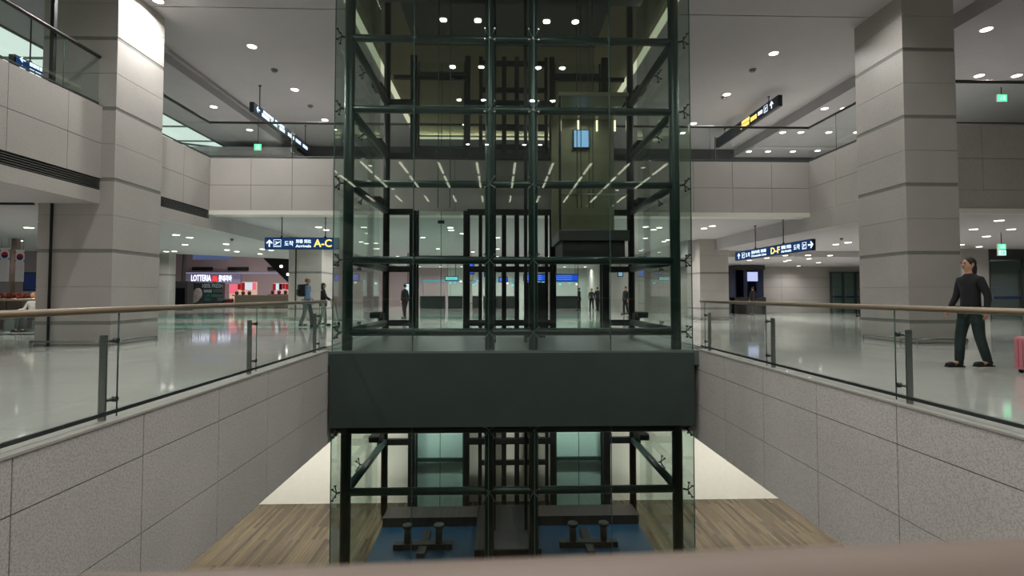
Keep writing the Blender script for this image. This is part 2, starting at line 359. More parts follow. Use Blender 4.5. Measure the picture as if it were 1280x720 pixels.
field(sorted([(220, 293), (237, 296.5), (231.4, 305.4), (282.6, 304.7), (283.8, 312), (296, 314), (328, 311), (339, 312.4), (325, 317), (207.8, 314), (218, 313.8)]), ZS, .11, W_SO, 'low ceiling before the food counters', 'downlights before the food counters')
field([(398.3, 283.5), (407.7, 287)], 3.9, .11, W_SO, 'soffit above the hanging arrivals sign', 'downlights by the arrivals sign')
field([(23.8, 300.5), (36, 284), (54, 277)], ZS, .12, W_SO, 'low ceiling above the two flags', 'downlights above the flags')
field([(880, 285), (890.5, 282), (975, 284.7), (988, 281.7)], 3.9, .11, W_SO, 'bridge soffit right of the lift tower', 'downlights under the bridge on the right')
field([(1060, 302.7)], ZS, .12, W_SO, 'right soffit beside the big column', 'downlight beside the right column')
field([(936.7, 325), (958.7, 322), (981.7, 319), (986, 325), (1010, 318.7), (1011, 323), (1023, 328), (1037.5, 319)], 3.08, .11, W_SO, 'far right ceiling before the glass doors', 'downlights before the far glass doors')
field([(1217, 286), (1224, 308), (1233, 295), (1249, 275), (1264, 286)], ZS, .11, 22, 'ceiling right of the big right column', 'downlights above the walking person')
field([(451.5, 302), (458, 304), (470, 303.6), (563, 284), (564, 287.3), (578, 291.5), (591, 314.5)], 3.9, .11, W_SO, 'hall ceiling behind the left tower half', 'downlights behind the tower on the left')
field([(705, 305), (740, 300), (801, 313), (807, 283), (817, 286.7), (824, 284), (830, 301.4), (834.5, 299.5)], 3.9, .11, W_SO, 'hall ceiling behind the right tower half', 'downlights behind the tower on the right')
# near concourse lights under the left balcony, out of sight but part of the hall
for X in (-13, -17, -21):
    for Y in (1, 6, 11, 15.5): downlight(X, Y, ZS, .11, 30, 'small downlight under the left balcony near the flags', 'downlights under the left balcony')
for X in (14.5, 20, 25):
    for Y in (17.5, 21.5): downlight(X, Y, ZS, .11, 40, 'small added downlight under the right balcony', 'added downlights under the right balcony')  # added lamps for the dark space around the right glass doors
for X, Y in ((-13, 38), (-19, 38), (-25, 38), (-13, 46), (-19, 46), (-25, 46)): downlight(X, Y, 7.9, .2, 380, 'added ceiling lamp high over the food counters, brightening the mauve wall', 'added lamps over the food counters')  # lamps added to brighten the mauve far left wall
for X in (-7, -3.5, 0, 3.5, 7):  # extra downlights, added because the far hall came out dark
    for Y in (24, 30, 36, 43): downlight(X, Y, 3.9, .11, 75, 'small added downlight in the hall ceiling far behind the lift tower', 'added hall downlights behind the lift tower')
for X in (16, 21, 26): downlight(X, 28, 3.08, .10, 60, 'small added downlight behind the glass doors on the right', 'added downlights behind the right doors')  # added lamps, keep the space behind the doors from going dark
for X in (12.5, 16, 19.5): downlight(X, 32.6, 3.08, .10, 60, 'small added downlight brightening the far right stone wall', 'added lamps at the far right wall')  # lamps added to brighten the back wall at the far right
# wall washer that whitens the top of the left column
o = downlight(-8.75, 13.2, ZC, .12, 0, 'bright lamp grazing the side of the big left column', 'column wall washer')
k = bpy.data.objects.new('lamp', lamp_data(250, .2, 170)); C.objects.link(k); k.parent = o; k.location = (0, 0, -.05); k.rotation_euler = (0, math.radians(-12), 0)
# basement lights
for i, X in enumerate([-10.5, -8.3, -6.1, -4.4, 5.3, 7.2, 9.2, 11.2]):
    for j, Y in enumerate([8, 11.6, 14.7]):
        downlight(X, Y, -2.02, .09, 75 if j == 2 else 36, 'small downlight in the basement soffit, washing the white basement wall', 'basement soffit downlights')
for i, X in enumerate([-2.9, -1.6, 0.3, 2, 3.4]):
    downlight(X, 14.9, -1.9, .09, 30, 'small basement downlight before the lift doors', 'basement lobby downlights')
# linear lamps of the hall behind the viewer, they show as streaks in the tower glass
LIN = emit('linear_lamp', (255, 244, 220), 6)
for j, X in enumerate([-10, -7.8, -5.6, -3.4, -1.2, 1.0, 3.2, 5.4, 7.6, 9.8]):
    for i, (y0, y1) in enumerate([(-9.2, -6.6), (-13.4, -10), (-19, -16.5)]):
        tag(MB().box(X-.06, X+.06, y0, y1, ZC-.05, ZC+.01).build('linear_lamp', LIN), 'long linear ceiling lamp seen as a slanting streak mirrored in the lift glass', 'ceiling light', 'linear lamps mirrored in the tower glass')
# small ceiling gear
b = MB(); b.cyl((0, 0, -.05), (0, 0, .0), .14, 16); b.cyl((0, 0, -.09), (0, 0, -.05), .08, 16)
for (x, y, Z, w) in ((343, 87, ZC, 'left high ceiling'), (941, 87, ZC, 'right high ceiling'), (290, 298.5, ZS, 'soffit before the food counters'), (1052, 297.5, ZS, 'soffit beside the big right column'), (388, 132, ZC, 'left high ceiling, the farther one'), (905, 121, ZC, 'right high ceiling, the farther one')):
    p = PZ(x, y, Z); r = .11 if Z > 5 else .06
    o = MB(); o.cyl((p.x, p.y, Z-.05), (p.x, p.y, Z+.0), r, 16); o.cyl((p.x, p.y, Z-.09), (p.x, p.y, Z-.05), r*.6, 16)
    tag(o.build('smoke_detector', mat('detector_grey', (130, 127, 124), .6)), 'round grey detector on the %s' % w, 'detector', 'ceiling detectors')
# ------------------------------------------------------------------ columns
def column(x0, x1, y0, y1, ztop, label, guide=None, rail=True):
    o = thing('stone_column', ((x0+x1)/2, (y0+y1)/2, 0), label, 'column', 'stone columns')
    b = MB(); z = 0; cuts = [.50]
    while z < ztop: break
    zs = [(0, .50)]; z = .59; k = 0
    while z < ztop:
        zs.append((z, min(z+.806, ztop))); zs.append((z+.814, min(z+1.62, ztop))); z += 1.71
    for a, c in zs:
        if c-a > .03: b.box(x0, x1, y0, y1, a, c, bev=.004)
    b.mi = 1; b.box(x0+.008, x1-.008, y0+.008, y1-.008, 0, ztop)
    b.build('shaft', [STONE, STRIPE], o)
    if rail:
        d = .16; z = .12; pts = [(x1+d, y1-.3, z), (x1+d, y0+.1, z), (x1-.05, y0-d, z), (x0+.05, y0-d, z), (x0-d, y0+.1, z), (x0-d, y1-.3, z)]
        rb = MB(); rb.tube(pts, .022, 10)
        for q in pts: rb.cyl((q[0], q[1], 0), (q[0], q[1], z), .022, 8)
        rb.build('bumper_rail', STEEL, o)
        MB().box(x0-.012, x1+.012, y0-.012, y1+.012, 0, .05).build('plinth', STRIPE, o)
    return o
column(-10.90, -9.15, 12.4, 14.1, ZC+.05, 'big pale stone column on the left, washed white at its top')
column(10.17, 11.52, 12.4, 14.1, ZC+.05, 'big grey stone column on the right with dark horizontal bands')
column(-9.85, -8.3, 24.4, 26.1, 3.9, 'smaller stone column behind the arrivals sign and the man in blue')
column(9.75, 11.15, 24.4, 26.1, 3.9, 'smaller stone column right of the lift tower, left of the dark kiosk')
column(-17.95, -17.3, 27.4, 28.0, ZS, 'narrow beige column left of the food counters', rail=False)
column(-2.6, -1.9, 38, 38.7, 3.9, 'slim column far behind the lift tower, left of centre', rail=False)
column(3.4, 4.1, 40, 40.7, 3.9, 'slim column far behind the lift tower, right of centre', rail=False)
# shutter guides
def guide(x, y, z1, label):
    o = thing('shutter_guide', (x, y, 0), label, 'guide rail', 'shutter guides'); MB().box(x-.02, x+.02, y-.04, y+.0, 0, z1).build('channel', BLACK, o); MB().box(x-.05, x+.05, y-.06, y+.0, 0, .02).build('foot', BLACK, o)
guide(-10.55, 12.38, ZS, 'thin black vertical rail in front of the big left column')
guide(-9.5, 24.38, 3.9, 'thin black vertical rail on the column behind the man in blue')
struct(MB().box(-34, -10.95, 12.3, 12.36, ZS-.05, ZS).build('trim_shutter', BLACK))
# ------------------------------------------------------------------ balustrades
def run(name, label, p, q, z0, joints, posts, top=1.10, lean=1, side=(1, 0), cap=RAILW, post_top=.83, rr=.032, under=.0, group='glass balustrades', postside=1):
    """glass balustrade from p to q (xy), joints and posts are distances along it"""
    p = Vector((*p, 0)); q = Vector((*q, 0)); d = (q-p); L = d.length; d.normalize(); nrm = Vector((-d.y, d.x, 0))*postside
    o = thing('glass_balustrade', (p.x, p.y, z0), label, 'railing', group)
    at = lambda t, off, z: tuple(p+d*t+nrm*off+Vector((0, 0, z0+z)))
    hb = MB(); hb.cyl(at(0, 0, top-rr), at(L, 0, top-rr), rr, 16); hb.build('handrail', cap, o)
    rz = math.atan2(d.y, d.x)
    js = [0]+joints+[L]
    for a, c in zip(js, js[1:]):
        g = MB(); m = p+d*((a+c)/2); g.box(m.x-(c-a)/2+.006, m.x+(c-a)/2-.006, m.y-.006, m.y+.006, z0-under+.02, z0+top-rr*1.2, rot=Matrix.Rotation(rz, 3, 'Z'))
        g.build('glass_pane', BGL, o)
        e = MB()
        for t in (c,):
            if t < L: e.cyl(at(t, 0, .03), at(t, 0, top-rr*1.3), .007, 6)
        if c < L: e.build('pane_edge', GEDGE, o)
    sb = MB(); m = p+d*(L/2); sb.box(m.x-L/2, m.x+L/2, m.y-.014, m.y+.014, z0+.065, z0+.10, rot=Matrix.Rotation(rz, 3, 'Z')); sb.build('bottom_rail', DSTEEL, o)
    for t in posts:
        pb = MB(); m = p+d*t+nrm*.05; pb.box(m.x-.035, m.x+.035, m.y-.012, m.y+.012, z0-.0, z0+post_top, bev=.006, rot=Matrix.Rotation(rz+PI/2, 3, 'Z'))
        po = pb.build('post', STEEL, o)
        cb = MB()
        for z in (post_top-.06, .2): cb.cyl(at(t, .05, z), at(t+.09, .0, z), .016, 8); cb.cyl(at(t+.09, -.02, z), at(t+.09, .02, z), .028, 10)
        cb.build('clamp', DSTEEL, po)
    return o
run('l', 'glass railing with bronze handrail along the left edge of the void', (XL-.06, .12), (XL-.06, YT-.02), 0, [2.45, 5.05-.0, 7.95, 10.75], [2.33, 4.93+.0, 7.83, 10.62], side=(1, 0), postside=1)
run('r', 'glass railing with bronze handrail along the right edge of the void', (XR+.06, .12), (XR+.06, YT-.02), 0, [2.85, 5.6, 8.4, 10.95], [2.72, 5.47, 8.28, 10.83], postside=-1)
# upper balustrades
DR = mat('dark_rail', (58, 54, 52), .35, .5)
run('ul', 'glass railing on top of the left upper balcony', (BL-.1, 2), (BL-.1, YB+.1), ZTOP, [3, 6, 9.4, 12.5], [], top=1.25, cap=DR, rr=.045)
run('ub', 'glass railing on top of the cross bridge behind the lift tower', (BL-.1, YB+.1), (BR+.1, YB+.1), ZTOP, [2.8, 5.6, 8.4, 11.2, 14, 16.8], [2.7, 17], top=1.25, cap=DR, rr=.04, post_top=.9)
run('ur', 'glass railing on top of the right upper balcony beside the big column', (BR+.1, 14.1), (BR+.1, YB+.1), ZTOP, [1.6], [], top=1.25, cap=DR, rr=.04)
run('uf', 'glass railing on top of the upper wall at the far right', (11.5, 13.2), (24, 13.2), ZTOP, [3.0, 6, 9], [], top=1.25, cap=DR, rr=.045)
b = MB(); b.box(BL-.24, BL-.16, 11.2, 11.28, ZTOP, ZC); tag(b.build('glass_mullion', BLACK), 'thin black upright rising from the left upper balcony to the ceiling, before the column', 'upright')
run('fl', 'far glass railing below the two flags on the left', (-20, 15), (-12.2, 15), 0, [2.6, 5.2], [.2, 2.5, 5.1, 7.5], top=1.10)
# near rail just under the lens
o = thing('viewer_handrail', (0, .25, 0), 'blurred beige handrail crossing the very bottom of the picture', 'railing')
p, q = Vector((-1.3, .262, 1.020)), Vector((1.3, .248, 1.090))
MB().cyl(tuple(p), tuple(q), .032, 24).build('handrail', mat('beige_handrail', (140, 124, 112), .5, var=.03), o)
MB().box(-1.3, 1.3, .242, .254, -.2, 1.03).build('glass_pane', BGL, o)
# ------------------------------------------------------------------ lift tower
T = thing('lift_tower', (.35, 13.4, 0), 'tall glass lift tower with dark green steel frame in the centre of the void', 'lift tower')
TF, TB = 11.58, 15.5
fx = [P(434.5, 368, TF).x, P(612, 368, TF).x, P(666.5, 368, TF).x, P(844.5, 368, TF).x]
LV = [7.06, 5.42, 3.72, 1.99, .375, -1.79, -3.15, -4.9]
ZT = 9.6
for i, x in enumerate(fx):
    MB().cyl((x, TF, ZLOW), (x, TF, ZT+3), .115 if i in (0, 3) else .105, 20).build('post', GREEN, T)
bx0, bx1 = -3.36, 4.08
for x in (bx0, bx1): MB().cyl((x, TB, ZLOW), (x, TB, ZT+3), .10, 16).build('post', BLACK, T)
for z in LV[:-1]:
    MB().cyl((fx[0], TF, z), (fx[3], TF, z), .085, 18).build('cross_tube', GREEN, T)
    for x0, x1 in ((fx[0], bx0), (fx[3], bx1)):
        MB().cyl((x0, TF, z), (x1, TB, z), .095, 14).build('side_tube', GREEN, T)
for z in (7.06, 5.42, 3.72, 1.99, .375, -1.79, -3.15):
    for x, sg in ((bx0, -1), (bx1, 1)):
        b = MB(); b.box(*sorted((x, x+sg*.30)), 14.75, 15.25, z+.16, z+.34, bev=.04); b.box(*sorted((x-sg*.02, x+sg*.12)), 15.0, 15.45, z-.05, z+.3, bev=.03); b.build('tube_bracket', BLACK, T)
# rear door frames: posts and short tubes in three storeys
segs = [(ZTOP-.25, 8.5), (.2, 3.75), (ZLOW+.0, -1.8)]
inner = {'a': (516, .10), 'b': (584, .08), 'c': (600.5, .055), 'd': (630, .07), 'e': (646, .07), 'f': (683, .05), 'g': (690.5, .08), 'h': (757, .10)}
xi = {k: P(v[0], 368, TB).x for k, v in inner.items()}
for (z0, z1) in segs:
    for k, (px, r) in inner.items():
        MB().box(xi[k]-r, xi[k]+r, TB-r, TB+r, z0, z1, bev=.01).build('inner_post', BLACK, T)
for z in LV[:-1]:
    for a, c in ((bx0, xi['a']), (xi['b'], xi['g']), (xi['h'], bx1)):
        MB().box(a, c, TB-.09, TB+.06, z-.1, z+.08, bev=.01).build('rear_tube', BLACK, T)
# centre bracing ladder
LAD = thing
for z in (8.3, 7.47, 6.3, 5.72, -3.8):
    MB().box(xi['c'], xi['f'], TB-.06, TB+.04, z-.07, z+.07).build('brace', BLACK, T)
for x in (P(618, 368, 13.4).x, P(657, 368, 13.4).x): MB().box(x-.04, x+.04, 13.3, 13.5, ZLOW, ZT+3).build('guide_rail', BLACK, T)
MB().box(P(657, 368, 14.6).x, P(681, 368, 14.6).x, 14.5, 14.7, .0, 1.56).build('control_cabinet', mat('black_cabinet', (16, 20, 20), .4), T)
# lift ropes
for px in (547, 562, 722, 727, 737, 742, 764):
    x = P(px, 368, 13.9).x; MB().cyl((x, 13.9, ZS+.2), (x, 13.9, 12.5), .012, 6).build('hoist_rope', DSTEEL, T)
# top beams in the dark head of the shaft
for y in (12.6, 14.2): MB().box(bx0, bx1, y-.15, y+.15, 9.5, 9.8).build('head_beam', BLACK, T)
for x in (-1.7, 2.4): MB().box(x-.8, x+.8, 12.4, 14.6, 9.8, 10.9, bev=.05).build('winding_machine', BLACK, T)
for x0, x1 in ((bx0+.2, xi['b']), (xi['g'], bx1-.2)): MB().box(x0, x1, TB-.12, TB-.02, 7.75, 7.87).build('door_track', BLACK, T)
# glass skin
gx = [P(416, 368, YT).x, P(516, 368, YT).x, P(611, 368, YT).x, P(668, 368, YT).x, P(763, 368, YT).x, P(865, 368, YT).x]
lev2 = [ZT+.4, 8.76]+LV[:5]+[-.03]
def tz(l): return [(l[i+1]+.008, l[i]-.008) for i in range(len(l)-1)]
lower = [-1.82, -3.15, ZLOW+.03]
for (z0, z1) in tz(lev2)+tz(lower):
    for i in range(5):
        MB().box(gx[i]+.008, gx[i+1]-.008, YT-.01, YT+.01, z0, z1).build('glass_panel', TGL, T)
    for x in (gx[0], gx[5]):
        MB().box(x-.01, x+.01, YT, 15.6, z0, z1).build('side_glass_panel', TGL, T)
eb = MB()
for x in gx: eb.box(x-.008, x+.008, YT-.012, YT+.012, -.03, ZT+.4); eb.box(x-.008, x+.008, YT-.012, YT+.012, ZLOW, -1.82)
eb.build('glass_joint', GEDGE, T)
# glass at the back of the shafts and the landing doors
for k, (xa, xb) in enumerate(((xi['a']+.1, xi['b']-.08), (xi['g']+.08, xi['h']-.1))):
    for (z0, z1), dz in (((-.0, 3.8), 2.35), ((ZTOP, 8.4), 2.3), ((ZLOW, -1.82), 1.55)):
        f = thing; ob = bpy.data.objects.new('landing_door', None); C.objects.link(ob); ob.parent = T; ob.location = Vector(((xa+xb)/2, 15.62, z0))-wloc(T)
        fb = MB(); fb.box(xa, xa+.05, 15.6, 15.68, z0, z1-.02); fb.box(xb-.05, xb, 15.6, 15.68, z0, z1-.02); fb.box(xa, xb, 15.6, 15.68, z0+dz-.05, z0+dz+.05); fb.box(xa, xb, 15.58, 15.7, z0, z0+.04)
        fb.build('door_frame', GREEN, ob)
        m = (xa+xb)/2; lit = z0 < -1
        gm = glass('frosted_teal', (.55, .80, .74), .06) if False else IGL
        for u, v in ((xa+.05, m-.008), (m+.008, xb-.05)): MB().box(u, v, 15.63, 15.65, z0+.04, z1-.03).build('door_leaf', gm, ob)
        cb = MB(); cb.cyl((m, 15.64, z0+.04), (m, 15.64, z1-.03), .009, 6); cb.box(m-.1, m+.1, 15.6, 15.66, z1-.42, z1-.32); cb.build('centre_joint', BLACK, ob)
if True:
    tealwall = mat('teal_lift_lining', (205, 228, 220), .4, var=.03)
    for xa, xb in ((xi['a']+.1, xi['b']-.08), (xi['g']+.08, xi['h']-.1)):
        MB().box(xa, xb, 15.75, 15.8, ZLOW, -1.95).build('door_lining', tealwall, T)
# spider fittings
SP = []
def spider(x, z, full=True, off=0, sidearm=0):
    b = MB()
    if full:
        for sx in (-1, 1):
            for sz in (-1, 1):
                b.cyl((x, TF-.08, z), (x+sx*.11, YT+.02, z+sz*.12), .013, 8, .010); b.cyl((x+sx*.11, YT-.02, z+sz*.12), (x+sx*.11, YT+.03, z+sz*.12), .02, 10)
        b.cyl((x, TF-.12, z), (x, TF-.03, z), .03, 10)
    else:
        b.cyl((x, TF-.06, z), (x, YT+.06, z), .02, 8)
        for sz in (-1, 1): b.cyl((x, YT+.08, z), (x, YT+.02, z+sz*.11), .012, 8); b.cyl((x, YT-.02, z+sz*.11), (x, YT+.03, z+sz*.11), .02, 10)
    b.build('spider_fitting', STEEL if full else DSTEEL, T)
for z in LV[:-1]:
    spider(fx[1], z); spider(fx[2], z); spider(gx[1], z, False); spider(gx[4], z, False)
for z in LV[:-1]:
    for x, xo in ((fx[0], gx[0]), (fx[3], gx[5])):
        for y in (YT+.2, 13.4):
            b = MB(); s = 1 if xo > x else -1
            b.cyl((x+s*.08, y+(.1 if y < 12 else 0), z), (xo-s*.06, y, z), .022, 8)
            for a, c in ((.1, .12), (.1, -.12), (-.1, .12), (-.1, -.12)): b.cyl((xo-s*.07, y, z), (xo-s*.0, y+a, z+c), .012, 6); b.cyl((xo-s*.03, y+a, z+c), (xo+s*.02, y+a, z+c), .02, 8)
            b.build('corner_fitting', BLACK, T)
# sill and dark green slab face
b = MB(); b.box(XL-.3, XR+.3, YT-.03, 15.75, -.34, -.02); struct(b.build('floor_tower_sill', SLABTOP))
bl, br = P(413, 368, 11.24).x, P(866.5, 368, 11.24).x
b = MB(); b.box(bl, br, 11.22, 11.45, -1.66, -.05, bev=.01); struct(b.build('trim_slab_face', GREEN2))
# blue pit with machinery at the foot of the tower
o = thing('lift_pit', (.4, 13.5, ZLOW), 'blue-floored lift pit at the foot of the glass tower', 'lift pit')
BLUE = mat('blue_pit_paint', (10, 46, 68), .35, .0, .2, 2)
MB().box(-3.2, 4.0, 12.4, 14.6, ZLOW, ZLOW+.03).build('floor_pan', BLUE, o)
MB().box(-3.2, 4.0, 14.6, 15.35, ZLOW, ZLOW+.28).build('rear_kerb', mat('brown_grey_kerb', (46, 42, 40), .5), o)
for x0, s in ((-.55, 1.3),):
    MB().box(x0, x0+s+.3, 12.3, 14.9, ZLOW+.03, ZLOW+.5, bev=.03).build('counterweight_screen', BLACK, o)
for x in (-1.9, 2.35):
    b = MB(); b.box(x-.75, x+.75, 13.3, 13.5, ZLOW+.03, ZLOW+.16); b.box(x-.1, x+.1, 12.9, 14.2, ZLOW+.03, ZLOW+.13)
    for dx in (-.4, .4): b.cyl((x+dx, 13.4, ZLOW+.16), (x+dx, 13.4, ZLOW+.55), .09, 14); b.cyl((x+dx, 13.4, ZLOW+.55), (x+dx, 13.4, ZLOW+.62), .13, 14)
    b.build('buffer', mat('dark_machine', (34, 34, 32), .5, .4), o)
# ------------------------------------------------------------------ lift car on the right
cx0, cx1 = P(699, 368, 13.2).x, P(788, 368, 13.2).x
K = thing('lift_car', ((cx0+cx1)/2, 14, 2.75), 'glass lift car lit olive green, hanging in the right shaft of the tower', 'lift car')
OL = mat('olive_car_panel', (128, 126, 100), .4, .2, .06, 3)
MB().box(cx0, cx1, 13.2, 15.1, 2.62, 2.9, bev=.02).build('floor_tray', mat('car_grey_metal', (84, 86, 84), .4, .4), K)
b = MB(); b.box(cx0+.1, cx1-.1, 13.3, 15.0, 2.15, 2.62, bev=.03); b.build('underside', mat('car_underside', (58, 56, 58), .5, .3), K)
CT = 6.42
MB().box(cx0, cx1, 13.2, 15.1, CT, CT+.12, bev=.02).build('roof', OL, K)
MB().box(cx0, cx1, 14.98, 15.1, 2.9, CT).build('back_panel', OL, K)
for x in (cx0, cx1-.06): MB().box(x, x+.06, 13.2, 13.28, 2.9, CT).build('corner_post', BLACK, K)
MB().box(cx0+.06, cx1-.06, 13.2, 13.22, 2.9, CT).build('glass_front', IGL, K)
MB().cyl((cx0+.06, 13.35, 3.85), (cx1-.06, 13.35, 3.85), .02, 8).build('handrail', STEEL, K)
TG = emit('tube_glow', (255, 240, 205), 2.4)
for px in (700.5, 723, 746.5, 769, 784): 
    p = P(px, 163.5, 14.9); q = P(px, 150, 14.9); MB().cyl((p.x, 14.94, p.z), (p.x, 14.94, q.z), .028, 12).build('tube_lamp', TG, K)
p = P(717.5, 184, 14.9); q = P(736.5, 163.5, 14.9)
MB().box(p.x-.03, q.x+.03, 14.88, 14.97, p.z-.03, q.z+.03, bev=.01).build('square_casing', BLACK, K)
MB().box(p.x, q.x, 14.87, 14.88, p.z, q.z).build('screen', emit('pale_blue_square', (150, 195, 240), 1.4), K, 'glowing pale blue square')  # emissive pale blue square set on the car's back panel
k = bpy.data.objects.new('lamp', lamp_data(16, 1.0, 160, (1, .97, .85))); C.objects.link(k); k.parent = K; k.location = Vector(((cx0+cx1)/2, 14.1, CT-.05))-K.location
# ------------------------------------------------------------------ hanging signs
def arrow_bm(b, cx, cz, s, ang, y, m=0):
    pts = [(-.09, -.5), (.09, -.5), (.09, .18), (.33, -.06), (.45, .06), (0, .52), (-.45, .06), (-.33, -.06), (-.09, .18)]
    ca, sa = math.cos(ang), math.sin(ang)
    b.prism([(cx+s*(u*ca-v*sa), y, cz+s*(u*sa+v*ca)) for u, v in pts], (0, -.004, 0))
def sign(loc, L, H, rz, label, items, poles, ceil, face=SIGNL, depth=.16, group='hanging direction signs'):
    """sign built in its own frame: u runs along local x, face looks along local -y; items = [(kind, u, v, size, mat, text)] measured from the left end"""
    o = thing('hanging_sign', (0, 0, 0), label, 'sign', group)
    MB().box(0, L, 0, depth, 0, H, bev=.012).build('casing', mat('sign_casing', (26, 30, 38), .4, .2), o)
    MB().box(.03, L-.03, -.006, .004, .025, H-.025).build('face', face, o)
    for kind, u, v, s, m, tx in items:
        if kind == 'arrow':
            b = MB(); arrow_bm(b, u, v, s, tx, -.009); b.build('arrow', m, o)
        elif kind == 'plane':
            b = MB(); t = .012
            for (a, c, d, e) in ((u, u+s, v, v+t), (u, u+s, v+s-t, v+s), (u, u+t, v, v+s), (u+s-t, u+s, v, v+s)): b.box(a, c, -.012, -.006, d, e)
            b.prism([(u+s*.15, -.008, v+s*.36), (u+s*.8, -.008, v+s*.74), (u+s*.86, -.008, v+s*.66), (u+s*.2, -.008, v+s*.26)], (0, -.004, 0))
            b.prism([(u+s*.42, -.008, v+s*.5), (u+s*.2, -.008, v+s*.72), (u+s*.3, -.008, v+s*.74), (u+s*.6, -.008, v+s*.6)], (0, -.004, 0))
            b.box(u+s*.15, u+s*.85, -.012, -.006, v+s*.12, v+s*.17); b.build('pictogram', m, o)
        elif kind == 'blocks':
            b = MB(); x = u; rr = random.Random(int(u*100))
            while x < u+s:
                w = rr.uniform(.05, .09)*tx
                b.box(x, x+w, -.012, -.006, v, v+.085*tx); x += w+.018*tx
            b.build('lettering', m, o)
        else:
            t = text(tx[0] if isinstance(tx, tuple) else tx, s, m, o, (u, -.008, v), bold=.006 if kind == 'bold' else .002, width=tx[1] if isinstance(tx, tuple) else None)
    for u in poles:
        b = MB(); b.cyl((u, depth/2, H-.01), (u, depth/2, ceil-loc[2]), .016, 8); b.cyl((u, depth/2, H), (u, depth/2, H+.05), .04, 10); b.cyl((u, depth/2, ceil-loc[2]-.03), (u, depth/2, ceil-loc[2]), .05, 10)
        b.build('hanger_rod', BLACK, o)
    o.location = loc; o.rotation_euler = (0, 0, rz); return o
a = P(330.5, 311.5, 17.7); c = P(423, 297, 17.7)
H = c.z-a.z; L = c.x-a.x
sign((a.x, 17.7, a.z), L, H, 0, 'blue hanging arrivals sign reading A-C left of the lift tower',
     [('arrow', .17, H/2, .24, TXW, 0), ('plane', .31, H*.2, H*.62, TXW, ''), ('txt', .67, H*.32, .19, TXW, ('도착', .31)), ('txt', 1.06, H*.55, .135, TXW, ('到着 到达', .52)), ('txt', 1.06, H*.17, .13, TXW, ('Arrivals', .52)), ('bold', 1.68, H*.22, .36, TXY, ('A-C', .60))], [.55, L-.47], 3.9)
X = 9.95
p0 = P(1020, 297, 16.2)
sx_ = X; y0s = 15.95; y1s = 21.15
sign((X, y1s, 2.62), y1s-y0s, .37, -PI/2, 'blue hanging arrivals sign reading D-F right of the lift tower', 
     [('arrow', .35, .18, .24, TXW, 0), ('plane', .62, .07, .22, TXW, ''), ('txt', .92, .1, .2, TXW, '도착'), ('txt', 1.4, .19, .13, TXW, ('国内线 到着', 1.1)), ('txt', 1.4, .06, .12, TXW, ('Domestic Line', 1.1)), ('bold', 2.8, .07, .32, TXY, ('D-F', .62)), ('txt', 3.5, .19, .13, TXW, ('到着 到达', .62)), ('txt', 3.5, .06, .12, TXW, ('Arrivals', .62)), ('txt', 4.25, .1, .2, TXW, '도착'), ('plane', 4.75, .07, .22, TXW, ''), ('arrow', 5.2, .18, .26, TXW, -PI/2)], [1.55, 3.5], 3.9)
# upper signs
sign((-8.55, 18.0, 7.62), 5.3, .36, PI/2, 'long lit sign under the high left ceiling with white lettering', 
     [('arrow', .3, .19, .26, TXW, PI/2)]+[('blocks', .6+.75*i, .06+.14*(i % 2 == 9), .5, TXW, 1.4) for i in range(3)]+[('blocks', .7+1.0*i, .21, .8, TXW, 1.2) for i in range(2)]+[('blocks', 2.9+.8*i, .07, .55, TXW, 1.6) for i in range(3)], [.6, 5.0], ZC, face=SIGNB)
sign((10.3, 23.7, 8.14), 5.4, .42, -PI/2, 'long dark blue sign under the high right ceiling with yellow and white lettering', 
     [('blocks', 2.5, .06, .7, TXY, 1.8), ('blocks', 2.6, .24, .6, TXY, 1.5), ('blocks', 3.35, .1, .5, TXY, 2.0), ('blocks', 3.95, .14, .3, TXW, 1.6), ('plane', 4.4, .08, .26, TXW, ''), ('arrow', 4.95, .21, .28, TXW, 0)], [.8, 4.6], ZC, face=SIGNB)
sign((-12.0, 12.88, 6.80), 3.0, .40, PI/2, 'blue lit sign behind the left upper glass railing at the picture edge', 
     [('arrow', .2, .34, .16, TXW, PI/2), ('arrow', .2, .13, .16, TXW, PI/2)]+[('blocks', .4+.45*i, .28, .3, TXW, 1.1) for i in range(5)]+[('blocks', .4+.5*i, .05, .42, TXW, 1.9) for i in range(5)], [.5, 2.6], ZL)
# exit signs
GRN = emit('exit_green', (90, 240, 165), 2.4); GRNW = emit('exit_pale', (190, 255, 220), 2.0)
def exit_sign(x, y, z, w, h, n, label, ceil):
    o = thing('exit_sign', (x, y, z), label, 'exit sign', 'green exit signs')
    for i in range(n):
        zz = z+i*h*1.05
        MB().box(x-w/2, x+w/2, y, y+.05, zz, zz+h, bev=.008).build('case', WHITE, o)
        f = MB().box(x-w/2+.015, x+w/2-.015, y-.006, y+.002, zz+.015, zz+h-.015).build('face', GRN if not (n == 2 and i == 0) else GRNW, o)
        fb = MB(); cx = x-w*.1; s = h   # running figure and door outline
        fb.box(cx+w*.16, cx+w*.38, y-.010, y-.006, zz+h*.2, zz+h*.82); fb.ball((cx-w*.02, y-.009, zz+h*.74), (s*.07, .003, s*.07), 8)
        fb.prism([(cx-w*.12, y-.007, zz+h*.5), (cx, y-.007, zz+h*.66), (cx+w*.1, y-.007, zz+h*.55), (cx+.0, y-.007, zz+h*.36), (cx+w*.08, y-.007, zz+h*.2), (cx-w*.02, y-.007, zz+h*.2), (cx-w*.12, y-.007, zz+h*.34)], (0, -.003, 0))
        fb.build('running_figure', GRNW if not (n == 2 and i == 0) else GRN, o)
    MB().cyl((x, y+.025, z+n*h*1.05-.02), (x, y+.025, ceil), .012, 8).build('hanger_rod', BLACK, o)
